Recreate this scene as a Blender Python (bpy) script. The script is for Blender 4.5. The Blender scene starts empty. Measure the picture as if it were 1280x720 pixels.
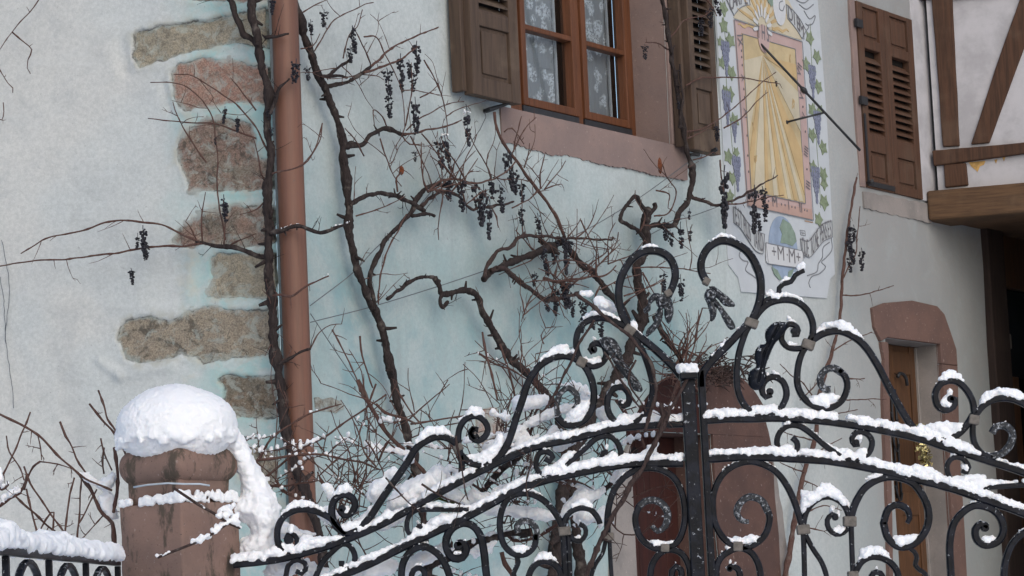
import bpy, bmesh, math, random
import numpy as np
from mathutils import Vector, Matrix, noise as mnoise

random.seed(11)
rng = np.random.default_rng(5)
C = bpy.context.scene.collection
scn = bpy.context.scene

# ------------------------------------------------------------------ camera
F = 3400.0
EYE = Vector((0, 0, 1.6))
PITCH = math.atan(400 / F)
ROLL = math.radians(-2.6)
RC = Matrix.Rotation(math.radians(90) + PITCH, 3, 'X') @ Matrix.Rotation(ROLL, 3, 'Z')
cam_d = bpy.data.cameras.new('camera')
cam = bpy.data.objects.new('camera', cam_d)
C.objects.link(cam)
cam.matrix_world = Matrix.Translation(EYE) @ RC.to_4x4()
cam_d.sensor_width = 36
cam_d.lens = F / 1280 * 36
cam_d.clip_start = 0.1
cam_d.clip_end = 5000
scn.camera = cam


def ray(px, py):
    return (RC @ Vector(((px - 640) / F, -(py - 360) / F, -1.0))).normalized()


class Plane:
    """vertical plane through o (x,y) along horizontal unit d; n faces the camera"""
    def __init__(self, o, d):
        self.o = Vector((o[0], o[1], 0))
        self.d = Vector((d[0], d[1], 0)).normalized()
        n = Vector((-self.d.y, self.d.x, 0))
        if n.dot(EYE - self.o) < 0:
            n = -n
        self.n = n

    def hit(self, px, py, off=0.0):
        r = ray(px, py)
        t = ((self.o + self.n * off - EYE).dot(self.n)) / r.dot(self.n)
        return EYE + r * t

    def uv(self, px, py, off=0.0):
        h = self.hit(px, py, off)
        return ((h - self.o).dot(self.d), h.z)

    def at(self, u, v, off=0.0):
        return self.o + self.d * u + self.n * off + Vector((0, 0, v))

    def mpp(self, px, py):
        """metres per photo pixel at that place"""
        h = self.hit(px, py)
        return (h - EYE).length / F


def hdir(px, py):
    r = ray(px, py)
    return Vector((r.x, r.y, 0)).normalized()


def at_depth(px, py, y):
    r = ray(px, py)
    return EYE + r * (y / r.y)


CORNER = at_depth(346, 300, 11.5)
W = Plane((CORNER.x, CORNER.y), hdir(2960, 655))
L = Plane((CORNER.x, CORNER.y), -hdir(-12500, 1350))
tp = W.hit(1163, 240)
T = Plane((tp.x, tp.y), -hdir(-10733, 1270))
G = Plane((0, 8.7), (1, 0))
H = Plane((0, 9.05), (1, 0))
# left fence comes towards the viewer from the pillar
fa = at_depth(146, 701, 8.62)
r0 = ray(0, 686)
fb = EYE + r0 * ((fa.z - EYE.z) / r0.z)
FN = Plane((fa.x, fa.y), (fb.x - fa.x, fb.y - fa.y))


# ------------------------------------------------------------------ noise
def _hash(ix, iy, iz, seed):
    h = (ix.astype(np.int64) * 73856093) ^ (iy.astype(np.int64) * 19349663) ^ (iz.astype(np.int64) * 83492791) ^ (seed * 2654435761)
    h = (h ^ (h >> 13)) * 1274126177
    h = h & 0x7fffffff
    h = (h ^ (h >> 15)) * 2246822519 & 0x7fffffff
    return (h % 100003) / 100003.0


def vnoise(P, scale, seed=0):
    """value noise in -1..1, P (N,3)"""
    Q = np.asarray(P, float) * scale + 1000.0
    I = np.floor(Q).astype(np.int64)
    f = Q - I
    f = f * f * (3 - 2 * f)
    r = 0
    for dx in (0, 1):
        wx = f[:, 0] if dx else 1 - f[:, 0]
        for dy in (0, 1):
            wy = f[:, 1] if dy else 1 - f[:, 1]
            for dz in (0, 1):
                wz = f[:, 2] if dz else 1 - f[:, 2]
                r = r + wx * wy * wz * _hash(I[:, 0] + dx, I[:, 1] + dy, I[:, 2] + dz, seed)
    return r * 2 - 1


def sdf(poly, X, Y):
    """signed distance, positive inside"""
    p = np.array(poly, float)
    d2 = np.full(X.shape, 1e9)
    ins = np.zeros(X.shape, bool)
    n = len(p)
    for i in range(n):
        a = p[i]; b = p[(i + 1) % n]
        e = b - a
        wx = X - a[0]; wy = Y - a[1]
        t = np.clip((wx * e[0] + wy * e[1]) / max(e @ e, 1e-12), 0, 1)
        d2 = np.minimum(d2, (wx - e[0] * t) ** 2 + (wy - e[1] * t) ** 2)
        c = ((a[1] <= Y) & (b[1] > Y)) | ((b[1] <= Y) & (a[1] > Y))
        with np.errstate(divide='ignore', invalid='ignore'):
            xi = a[0] + (Y - a[1]) / (b[1] - a[1]) * e[0]
        ins ^= c & (X < xi)
    return np.where(ins, 1, -1) * np.sqrt(d2)


# ------------------------------------------------------------------ objects
def thing(name, label, cat, base=(0, 0, 0), group=None):
    o = bpy.data.objects.new(name, None)
    C.objects.link(o)
    o.empty_display_size = 0.1
    o.location = base
    o['label'] = label
    o['category'] = cat
    if group:
        o['group'] = group
    o['_b'] = 0
    del o['_b']
    return o


BASE = {}


class MB:
    def __init__(self):
        self.v = []
        self.f = []

    def add(self, vs, fs):
        k = len(self.v)
        self.v.extend([tuple(x) for x in vs])
        self.f.extend([tuple(i + k for i in f) for f in fs])

    def box8(self, c):
        self.add(c, [(0, 3, 2, 1), (4, 5, 6, 7), (0, 1, 5, 4), (1, 2, 6, 5), (2, 3, 7, 6), (3, 0, 4, 7)])

    def pbox(self, pl, u0, u1, v0, v1, o0, o1):
        """box in plane coordinates"""
        self.box8([pl.at(u0, v0, o0), pl.at(u1, v0, o0), pl.at(u1, v0, o1), pl.at(u0, v0, o1),
                   pl.at(u0, v1, o0), pl.at(u1, v1, o0), pl.at(u1, v1, o1), pl.at(u0, v1, o1)])

    def quadprism(self, pl, pts, o0, o1):
        """any convex or concave outline in plane uv, extruded"""
        n = len(pts)
        a = [pl.at(u, v, o0) for u, v in pts]
        b = [pl.at(u, v, o1) for u, v in pts]
        self.add(a + b, [tuple(range(n)), tuple(range(2 * n - 1, n - 1, -1))] +
                 [(i, (i + 1) % n, n + (i + 1) % n, n + i) for i in range(n)])

    def mesh(self, name, base=(0, 0, 0), smooth=False, fix=True):
        m = bpy.data.meshes.new(name)
        b = Vector(base)
        m.from_pydata([tuple(Vector(p) - b) for p in self.v], [], self.f)
        if fix:
            bm = bmesh.new()
            bm.from_mesh(m)
            bmesh.ops.recalc_face_normals(bm, faces=bm.faces)
            bm.to_mesh(m)
            bm.free()
        if smooth:
            m.polygons.foreach_set('use_smooth', [True] * len(m.polygons))
        m.update()
        return m


def root_base(o):
    while o.parent:
        o = o.parent
    return o.location.copy()


def part(name, mb, mat, parent=None, smooth=False, bevel=0, label=None, fix=True):
    base = root_base(parent) if parent else Vector((0, 0, 0))
    m = mb.mesh(name, base, smooth, fix) if isinstance(mb, MB) else mb
    m.materials.append(mat)
    o = bpy.data.objects.new(name, m)
    C.objects.link(o)
    if parent:
        o.parent = parent
    if bevel:
        b = o.modifiers.new('bevel', 'BEVEL')
        b.width = bevel
        b.segments = 2
        b.limit_method = 'ANGLE'
    if label:
        o['label'] = label
    return o


def top(name, mb, mat, label=None, cat=None, kind=None, group=None, smooth=False, fix=True):
    o = part(name, mb, mat, None, smooth, fix=fix)
    if label: o['label'] = label
    if cat: o['category'] = cat
    if kind: o['kind'] = kind
    if group: o['group'] = group
    return o


# ------------------------------------------------------------------ materials
def srgb(r, g, b):
    def f(c):
        c /= 255
        return c / 12.92 if c <= .04045 else ((c + .055) / 1.055) ** 2.4
    return (f(r), f(g), f(b), 1)


class NT:
    def __init__(self, name, rough=.8, spec=.3, metal=0):
        m = bpy.data.materials.new(name)
        m.use_nodes = True
        self.m = m
        self.t = m.node_tree
        self.b = self.t.nodes['Principled BSDF']
        self.b.inputs['Roughness'].default_value = rough
        self.b.inputs['Specular IOR Level'].default_value = spec
        self.b.inputs['Metallic'].default_value = metal
        self.geo = None

    def n(self, typ, **kw):
        x = self.t.nodes.new(typ)
        for k, v in kw.items():
            setattr(x, k, v)
        return x

    def link(self, a, b):
        self.t.links.new(a, b)

    def pos(self):
        if not self.geo:
            self.geo = self.n('ShaderNodeNewGeometry')
        return self.geo.outputs['Position']

    def objc(self):
        x = self.n('ShaderNodeTexCoord')
        return x.outputs['Object']

    def noise(self, vec, scale, detail=4, rough=.55, dist=0):
        x = self.n('ShaderNodeTexNoise')
        x.inputs['Scale'].default_value = scale
        x.inputs['Detail'].default_value = detail
        x.inputs['Roughness'].default_value = rough
        x.inputs['Distortion'].default_value = dist
        self.link(vec, x.inputs['Vector'])
        return x.outputs['Fac']

    def scale(self, vec, s):
        x = self.n('ShaderNodeMapping')
        x.inputs['Scale'].default_value = s
        self.link(vec, x.inputs['Vector'])
        return x.outputs['Vector']

    def ramp(self, fac, stops):
        x = self.n('ShaderNodeValToRGB')
        e = x.color_ramp.elements
        while len(e) < len(stops):
            e.new(.5)
        for i, (p, c) in enumerate(stops):
            e[i].position = p
            e[i].color = c if isinstance(c, tuple) else (c, c, c, 1)
        self.link(fac, x.inputs['Fac'])
        return x.outputs['Color']

    def math(self, op, a, b=None, clamp=False):
        x = self.n('ShaderNodeMath', operation=op)
        x.use_clamp = clamp
        for i, q in enumerate((a, b)):
            if q is None: continue
            if isinstance(q, (int, float)):
                x.inputs[i].default_value = q
            else:
                self.link(q, x.inputs[i])
        return x.outputs[0]

    def mapr(self, v, a, b, c=0., d=1.):
        x = self.n('ShaderNodeMapRange')
        x.interpolation_type = 'SMOOTHSTEP'
        for i, q in zip((1, 2, 3, 4), (a, b, c, d)):
            x.inputs[i].default_value = q
        self.link(v, x.inputs[0])
        return x.outputs[0]

    def mix(self, fac, a, b, mode='MIX'):
        x = self.n('ShaderNodeMix', data_type='RGBA', blend_type=mode)
        for i, q in ((0, fac), (6, a), (7, b)):
            if isinstance(q, (int, float)):
                x.inputs[i].default_value = q
            elif isinstance(q, tuple):
                x.inputs[i].default_value = q
            else:
                self.link(q, x.inputs[i])
        return x.outputs[2]

    def dot(self, vec, d, o):
        """(vec-o).d"""
        s = self.n('ShaderNodeVectorMath', operation='SUBTRACT')
        self.link(vec, s.inputs[0])
        s.inputs[1].default_value = o
        x = self.n('ShaderNodeVectorMath', operation='DOT_PRODUCT')
        self.link(s.outputs[0], x.inputs[0])
        x.inputs[1].default_value = d
        return x.outputs['Value']

    def bump(self, h, strength=.3, dist=.01, prev=None):
        x = self.n('ShaderNodeBump')
        x.inputs['Strength'].default_value = strength
        x.inputs['Distance'].default_value = dist
        self.link(h, x.inputs['Height'])
        if prev:
            self.link(prev, x.inputs['Normal'])
        return x.outputs[0]

    def done(self, col=None, normal=None, rough=None):
        if col is not None:
            if isinstance(col, tuple):
                self.b.inputs['Base Color'].default_value = col
            else:
                self.link(col, self.b.inputs['Base Color'])
        if normal is not None:
            self.link(normal, self.b.inputs['Normal'])
        if rough is not None:
            self.link(rough, self.b.inputs['Roughness'])
        return self.m


def mat_plaster_front():
    k = NT('plaster_front', .9, .15)
    p = k.pos()
    u = k.dot(p, W.d, W.o)
    z = k.dot(p, Vector((0, 0, 1)), Vector((0, 0, 0)))
    n1 = k.noise(p, 1.3, 5, .6)
    n2 = k.noise(p, 5, 6, .6)
    n3 = k.noise(p, 60, 3, .6)
    u_mid = W.uv(860, 330)[0]
    u_end = W.uv(985, 330)[0]
    ztop = W.hit(500, 40).z
    zbot = W.hit(500, 360).z
    uu = k.math('ADD', u, k.math('MULTIPLY', k.math('SUBTRACT', n1, .5), 1.6))
    zz = k.math('ADD', z, k.math('MULTIPLY', k.math('SUBTRACT', n1, .5), 1.1))
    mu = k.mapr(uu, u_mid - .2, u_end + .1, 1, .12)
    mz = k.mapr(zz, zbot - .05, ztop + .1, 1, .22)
    teal = k.math('MULTIPLY', k.math('MULTIPLY', mu, mz), k.mapr(n2, .25, .7, .65, 1.1), True)
    # a deeper sprayed stain low on the wall
    st = k.mapr(k.noise(p, 1.9, 5, .6), .48, .60)
    low = k.mapr(zz, zbot - .25, zbot + .45, 1, 0)
    deep = k.math('MULTIPLY', k.math('MULTIPLY', st, low), mu, True)
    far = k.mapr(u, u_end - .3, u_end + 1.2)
    c0 = k.mix(far, (.66, .69, .69, 1), (.33, .315, .31, 1))  # greyer plaster further along, with some of the jetty's shade in the colour
    c1 = k.mix(teal, c0, (.375, .50, .51, 1))
    c2 = k.mix(k.math('MULTIPLY', deep, .75), c1, (.22, .40, .44, 1))
    lime = k.mapr(k.noise(p, 2.6, 9, .68, .8), .50, .66, 0, .55)
    c2 = k.mix(k.math('MULTIPLY', lime, k.mapr(teal, 0, .6, .25, 1)), c2, (.52, .565, .55, 1))
    d = k.mapr(k.noise(p, 3.9, 9, .72, .5), .50, .72, 0, .5)
    c3 = k.mix(d, c2, (.40, .44, .45, 1))
    gr = k.noise(p, 230, 3, .8)
    c3 = k.mix(k.mapr(gr, .3, .75, .22, 0), c3, (.25, .27, .28, 1))
    mg = k.noise(p, 48, 6, .8)
    c3 = k.mix(k.mapr(mg, .36, .64, .30, 0), c3, (.27, .32, .33, 1))
    drip = k.noise(k.scale(p, (9, 9, .55)), 1, 7, .68)
    c3 = k.mix(k.mapr(drip, .54, .70, 0, .30), c3, (.33, .36, .36, 1))
    sp = k.mapr(n3, .69, .73, 0, .55)
    c4 = k.mix(sp, c3, (.30, .30, .30, 1))
    # grime rising from the foot of the wall
    g = k.mapr(z, 1.0, 1.9, .5, 0)
    c5 = k.mix(g, c4, (.35, .33, .30, 1))
    nb = k.bump(k.noise(p, 7, 6, .6), .5, .012)
    nb = k.bump(k.noise(p, 170, 3, .6), .35, .0015, nb)
    c5 = k.mix(1.0, c5, (.85, .85, .84, 1), 'MULTIPLY')
    return k.done(c5, nb)


def mat_plaster_side():
    k = NT('plaster_side', .9, .15)
    p = k.pos()
    u = k.dot(p, L.d, L.o)
    n1 = k.noise(p, 3.0, 5, .6)
    us = L.uv(225, 250)[0]
    uu = k.math('ADD', u, k.math('MULTIPLY', k.math('SUBTRACT', n1, .5), .5))
    blue = k.mapr(uu, us - .08, us + .22, 0, 1)
    blue = k.math('MULTIPLY', blue, k.mapr(k.noise(p, 7, 7, .68, .6), .36, .58, .3, 1))
    warm = k.mapr(k.noise(p, 1.1, 4), .42, .62)
    c0 = k.mix(warm, (.60, .63, .63, 1), (.65, .65, .63, 1))
    blot = k.mapr(k.noise(p, 4.4, 9, .70, .6), .48, .70, 0, .6)
    c0 = k.mix(blot, c0, (.48, .495, .50, 1))
    grd = k.noise(p, 260, 3, .8)
    c0 = k.mix(k.mapr(grd, .3, .75, .25, 0), c0, (.25, .26, .27, 1))
    mg = k.noise(p, 55, 6, .8)
    c0 = k.mix(k.mapr(mg, .36, .64, .30, 0), c0, (.28, .295, .30, 1))
    tr = k.noise(k.scale(p, (2.5, 2.5, 6)), 1, 7, .7, 1.2)
    c0 = k.mix(k.mapr(tr, .52, .68, 0, .35), c0, (.58, .60, .60, 1))
    c1 = k.mix(blue, c0, (.34, .505, .505, 1))
    och = k.math('MULTIPLY', k.mapr(uu, us - .15, us + .05), k.mapr(k.noise(p, 9, 5, .6), .55, .7, 0, .55))
    c2 = k.mix(och, c1, (.50, .48, .41, 1))
    at = k.n('ShaderNodeAttribute'); at.attribute_name = 'edge'
    ed = k.math('ADD', at.outputs['Fac'], k.math('MULTIPLY', k.math('SUBTRACT', k.noise(p, 40, 6, .7), .5), .02))
    ring = k.math('MULTIPLY', k.mapr(ed, -.05, -.004), k.mapr(k.noise(p, 14, 7, .7), .44, .60, 0, .8))
    c2 = k.mix(ring, c2, (.42, .42, .375, 1))
    rim = k.math('MULTIPLY', k.mapr(ed, -.009, -.001), k.mapr(k.noise(p, 22, 4, .6), .40, .56, .15, .9))
    c2 = k.mix(rim, c2, (.12, .115, .105, 1))
    c3 = k.mix(k.mapr(k.noise(p, 75, 3), .69, .73, 0, .5), c2, (.25, .25, .25, 1))
    nb = k.bump(k.noise(p, 9, 7, .6), .6, .012)
    nb = k.bump(k.noise(p, 190, 3, .6), .4, .0015, nb)
    c3 = k.mix(1.0, c3, (.88, .89, .88, 1), 'MULTIPLY')
    return k.done(c3, nb)


def mat_stone(name, a, b, dark, scale=1.0):
    k = NT(name, .92, .15)
    p = k.pos()
    big = k.noise(p, 6 * scale, 8, .68, .6)
    c = k.mix(k.mapr(big, .36, .64), a, b)
    mid = k.noise(p, 17 * scale, 9, .75, 1.2)
    c = k.mix(k.mapr(mid, .50, .60, 0, .9), c, dark)
    pale = k.noise(k.scale(p, (1, 1, 1.6)), 24 * scale, 8, .78, .8)
    c = k.mix(k.mapr(pale, .55, .62, 0, .6), c, (.46, .43, .36, 1))
    gr = k.noise(p, 150, 4, .8)
    c = k.mix(k.mapr(gr, .35, .62, .7, 0), c, tuple(x * .32 for x in a[:3]) + (1,))
    at = k.n('ShaderNodeAttribute'); at.attribute_name = 'edge'
    e = k.math('ADD', at.outputs['Fac'], k.math('MULTIPLY', k.math('SUBTRACT', k.noise(p, 26, 7, .7), .5), .07))
    c = k.mix(k.mapr(e, -.012, .014, .8, 0), c, (.40, .45, .43, 1))
    film = k.mapr(k.noise(p, 11, 9, .75, .7), .50, .60, 0, .6)
    c = k.mix(film, c, (.38, .42, .385, 1))
    nb = k.bump(k.noise(p, 34 * scale, 10, .75), 1, .014)
    nb = k.bump(gr, .5, .003, nb)
    return k.done(c, nb)


def mat_sandstone(name, a, b, moss=0, streak=0.0):
    k = NT(name, .9, .15)
    p = k.pos()
    c = k.mix(k.mapr(k.noise(p, 5, 6, .6), .35, .65), a, b)
    c = k.mix(k.mapr(k.noise(p, 90, 3, .6), .60, .72, 0, .35), c, tuple(x * .45 for x in a[:3]) + (1,))
    c = k.mix(k.mapr(k.noise(p, 55, 3, .6), .64, .72, 0, .3), c, (.5, .42, .38, 1))
    if moss:
        ps = k.scale(p, (1, 1, .35))
        m = k.mapr(k.noise(ps, 13, 9, .72), .50, .60, 0, moss)
        c = k.mix(m, c, (.045, .045, .035, 1))
        c = k.mix(k.mapr(k.noise(p, 110, 2, .5), .72, .76, 0, .9), c, (.02, .02, .018, 1))
    nb = k.bump(k.noise(p, 60, 6, .65), .5, .004)
    nb = k.bump(k.noise(p, 6, 4, .5), .4, .012, nb)
    return k.done(c, nb)


def mat_wood(name, a, b, grain_dir, rough=.7, wear=(.3, .27, .23, 1), wearamt=.4, sc=1.0):
    k = NT(name, rough, .25)
    p = k.pos()
    s = [45 * sc, 45 * sc, 45 * sc]
    if grain_dir == 'Z':
        s[2] = 3 * sc
    else:
        s = [4 * sc, 4 * sc, 60 * sc]
    g = k.noise(k.scale(p, tuple(s)), 1, 6, .65, .5)
    c = k.mix(k.mapr(g, .3, .7), a, b)
    c = k.mix(k.mapr(k.noise(p, 3.5, 5, .6), .48, .68, 0, wearamt), c, wear)
    nb = k.bump(g, .35, .003)
    return k.done(c, nb)


def mat_iron():
    k = NT('black_iron', .5, .14)
    p = k.pos()
    fr = k.noise(p, 70, 5, .7)
    up = k.n('ShaderNodeSeparateXYZ')
    k.link(k.geo.outputs['Normal'], up.inputs[0])
    upz = k.mapr(up.outputs['Z'], -.4, .9, 0, .10)
    f = k.math('ADD', fr, upz)
    frost = k.mapr(f, .655, .725, 0, .85)
    base = k.mix(k.mapr(k.noise(p, 25, 4), .4, .65), (.004, .005, .008, 1), (.010, .012, .019, 1))
    c = k.mix(frost, base, (.55, .58, .62, 1))
    r = k.mapr(frost, 0, 1, .38, .9)
    nb = k.bump(k.noise(p, 120, 4, .6), .4, .002)
    return k.done(c, nb, r)


def mat_iron_frosted():
    k = NT('rimed_iron', .6, .4)
    p = k.pos()
    fr = k.noise(p, 95, 4, .7)
    frost = k.mapr(fr, .52, .66, 0, .62)
    c = k.mix(frost, (.012, .014, .018, 1), (.50, .53, .57, 1))
    nb = k.bump(fr, .8, .004)
    return k.done(c, nb)


def mat_bark(name, a, b, sc=1.0):
    k = NT(name, .95, .1)
    p = k.pos()
    g = k.noise(k.scale(p, (90 * sc, 90 * sc, 22 * sc)), 1, 6, .7, .6)
    c = k.mix(k.mapr(g, .3, .7), a, b)
    c = k.mix(k.mapr(k.noise(p, 16, 4, .6), .55, .72, 0, .5), c, (.16, .14, .125, 1))
    nb = k.bump(g, .9, .006)
    return k.done(c, nb)


def mat_snow():
    k = NT('snow', .75, .25)
    p = k.pos()
    k.b.inputs['Subsurface Weight'].default_value = .25
    k.b.inputs['Subsurface Radius'].default_value = (.02, .025, .03)
    k.b.inputs['Subsurface Scale'].default_value = .6
    nb = k.bump(k.noise(p, 110, 6, .8), .75, .007)
    nb = k.bump(k.noise(p, 420, 2, .6), .4, .002, nb)
    return k.done((.91, .93, .96, 1), nb)


def flat(name, col, rough=.85, var=.12, spec=.2, sc=22):
    k = NT(name, rough, spec)
    p = k.pos()
    c = k.mix(k.mapr(k.noise(p, sc, 6, .65), .38, .68, 0, 1), col, tuple(min(1, x * (1 - var * 2.2)) for x in col[:3]) + (1,))
    nb = k.bump(k.noise(p, 140, 4, .6), .25, .002)
    return k.done(c, nb)


M = {}
M['front'] = mat_plaster_front()
M['side'] = mat_plaster_side()
M['stone_grey'] = mat_stone('grey_stone', (.33, .28, .22, 1), (.38, .33, .255, 1), (.11, .10, .085, 1))
M['stone_ochre'] = mat_stone('ochre_stone', (.43, .38, .29, 1), (.36, .325, .25, 1), (.22, .20, .16, 1))
M['stone_red'] = mat_stone('red_stone', (.42, .255, .20, 1), (.37, .255, .205, 1), (.30, .26, .22, 1))
M['stone_rough'] = mat_stone('rough_stone', (.34, .235, .19, 1), (.265, .24, .195, 1), (.10, .095, .08, 1), 1.2)
M['stone_brown'] = mat_stone('brown_stone', (.27, .20, .145, 1), (.22, .20, .16, 1), (.09, .085, .07, 1))
M['sand_pink'] = mat_sandstone('pink_sandstone', (.245, .178, .158, 1), (.21, .158, .145, 1))
M['sand_red'] = mat_sandstone('red_sandstone', (.150, .092, .076, 1), (.122, .078, .067, 1))
M['sand_brown'] = mat_sandstone('brown_sandstone', (.105, .062, .052, 1), (.08, .05, .044, 1))
M['sand_grey'] = mat_sandstone('grey_sandstone', (.26, .235, .22, 1), (.20, .185, .175, 1))
M['pillar'] = mat_sandstone('weathered_sandstone', (.225, .148, .122, 1), (.18, .124, .104, 1), .75)
M['shutter'] = mat_wood('brown_shutter_wood', (.092, .062, .044, 1), (.055, .038, .029, 1), 'Z', .75, (.16, .12, .085, 1), .45)
M['shutter_far'] = mat_wood('red_brown_shutter_wood', (.092, .045, .027, 1), (.058, .031, .02, 1), 'Z', .7, (.10, .065, .045, 1), .5)
M['winwood'] = mat_wood('orange_window_wood', (.14, .054, .025, 1), (.09, .036, .018, 1), 'Z', .45, (.17, .07, .035, 1), .3)
M['beam'] = mat_wood('old_timber', (.085, .043, .026, 1), (.045, .025, .017, 1), 'Z', .85, (.11, .07, .048, 1), .5)
M['beam_h'] = mat_wood('old_timber_level', (.12, .068, .036, 1), (.065, .038, .022, 1), 'X', .85, (.14, .09, .055, 1), .5)
M['post_dark'] = mat_wood('dark_timber', (.035, .022, .018, 1), (.02, .014, .012, 1), 'Z', .85, (.05, .035, .028, 1), .3)
M['door_red'] = mat_wood('dark_red_door', (.042, .012, .009, 1), (.027, .009, .008, 1), 'Z', .7, (.05, .02, .016, 1), .4)
M['door_brown'] = mat_wood('varnished_door', (.105, .050, .024, 1), (.06, .031, .017, 1), 'Z', .5, (.10, .05, .025, 1), .3)
M['iron'] = mat_iron()
M['rime'] = mat_iron_frosted()
M['collar'] = flat('grey_collar', (.135, .12, .105, 1), .6, .2, .4, 60)
M['bark'] = mat_bark('vine_bark', (.019, .015, .015, 1), (.048, .038, .036, 1))
M['cane'] = mat_bark('vine_cane', (.075, .040, .034, 1), (.125, .078, .066, 1), 1.5)
M['cane_dark'] = mat_bark('dark_cane', (.035, .024, .023, 1), (.07, .05, .046, 1), 1.5)
M['moss'] = flat('moss', (.045, .06, .018, 1), .95, .3, .1, 60)
M['snow'] = mat_snow()
def mat_pipe():
    k = NT('red_brown_pipe_paint', .5, .35)
    p = k.pos()
    st = k.noise(k.scale(p, (30, 30, 1.6)), 1, 6, .65)
    c = k.mix(k.mapr(st, .35, .68), (.165, .077, .051, 1), (.122, .060, .042, 1))
    c = k.mix(k.mapr(k.noise(p, 40, 6, .7), .60, .68, 0, .6), c, (.12, .075, .06, 1))
    return k.done(c, k.bump(k.noise(p, 50, 5, .6), .25, .003))


M['pipe'] = mat_pipe()
M['wire'] = flat('galvanised_wire', (.10, .11, .12, 1), .5, .1, .5)
M['tie'] = flat('pale_tie', (.45, .52, .58, 1), .6, .1)
M['black'] = flat('black_fitting', (.018, .019, .022, 1), .5, .1, .4)
M['strip'] = flat('dark_gasket', (.030, .031, .036, 1), .5, .1, .4)
M['dark'] = flat('interior_shade', (.018, .016, .015, 1), .9, .1, .1)  # near-black colour stands in for the shade inside unlit rooms
M['panelwhite'] = flat('white_infill_plaster', (.45, .44, .455, 1), .9, .10, .15, 5)
M['ochre'] = flat('ochre_stain', (.48, .30, .11, 1), .9, .2, .15)
M['twigleaf'] = flat('dry_leaf', (.17, .055, .025, 1), .8, .2)


def mat_grape():
    k = NT('shrivelled_grape', .5, .35)
    p = k.pos()
    c = k.mix(k.mapr(k.noise(p, 120, 3), .4, .7), (.009, .009, .014, 1), (.028, .026, .036, 1))
    return k.done(c, k.bump(k.noise(p, 260, 3), .5, .003))


M['grape'] = mat_grape()


def mat_glass():
    k = NT('window_glass', .06, .5)
    t = k.t
    g = k.n('ShaderNodeBsdfGlossy'); g.inputs['Roughness'].default_value = .03
    g.inputs['Color'].default_value = (.8, .9, 1, 1)
    tr = k.n('ShaderNodeBsdfTransparent'); tr.inputs['Color'].default_value = (.82, .86, .88, 1)
    fr = k.n('ShaderNodeFresnel'); fr.inputs['IOR'].default_value = 1.5
    mx = k.n('ShaderNodeMixShader')
    k.link(k.math('ADD', fr.outputs[0], .04), mx.inputs[0])
    k.link(tr.outputs[0], mx.inputs[1]); k.link(g.outputs[0], mx.inputs[2])
    k.link(mx.outputs[0], t.nodes['Material Output'].inputs['Surface'])
    return k.m


M['glass'] = mat_glass()


def mat_lace():
    k = NT('lace_curtain', .9, .1)
    p = k.pos()
    v = k.n('ShaderNodeTexVoronoi'); v.feature = 'SMOOTH_F1'; v.inputs['Scale'].default_value = 14
    nd = k.noise(p, 22, 3, .6)
    ad = k.n('ShaderNodeVectorMath', operation='ADD')
    sc_ = k.n('ShaderNodeVectorMath', operation='SCALE'); sc_.inputs['Scale'].default_value = .05
    cx = k.n('ShaderNodeCombineXYZ')
    k.link(nd, cx.inputs[0]); k.link(nd, cx.inputs[2])
    k.link(cx.outputs[0], sc_.inputs[0]); k.link(p, ad.inputs[0]); k.link(sc_.outputs[0], ad.inputs[1])
    k.link(ad.outputs[0], v.inputs['Vector'])
    fl = k.math('MULTIPLY', k.mapr(v.outputs['Distance'], .30, .42, 1, 0), k.mapr(k.noise(p, 75, 3, .7), .40, .55), True)
    al = k.math('ADD', k.math('MULTIPLY', fl, .55), .45, True)
    tr = k.n('ShaderNodeBsdfTransparent')
    mx = k.n('ShaderNodeMixShader')
    k.b.inputs['Base Color'].default_value = (.88, .90, .92, 1)
    k.link(al, mx.inputs[0]); k.link(tr.outputs[0], mx.inputs[1]); k.link(k.b.outputs[0], mx.inputs[2])
    k.link(mx.outputs[0], k.t.nodes['Material Output'].inputs['Surface'])
    return k.m


M['lace'] = mat_lace()
M['cloth'] = flat('white_cloth', (.75, .77, .78, 1), .9, .08, .1)


# ------------------------------------------------------------------ curves and tubes
def spline(pts, step):
    """Catmull-Rom through tuples (any dim), resampled at about step"""
    P = [np.array(p, float) for p in pts]
    if len(P) < 2:
        return P
    P = [2 * P[0] - P[1]] + P + [2 * P[-1] - P[-2]]
    out = []
    for i in range(1, len(P) - 2):
        p0, p1, p2, p3 = P[i - 1:i + 3]
        # centripetal-ish: plain Catmull-Rom is enough at this density
        n = max(1, int(np.linalg.norm((p2 - p1)[:3]) / step))
        for j in range(n):
            t = j / n
            out.append(.5 * ((2 * p1) + (-p0 + p2) * t + (2 * p0 - 5 * p1 + 4 * p2 - p3) * t * t + (-p0 + 3 * p1 - 3 * p2 + p3) * t ** 3))
    out.append(P[-2])
    return out


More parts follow.
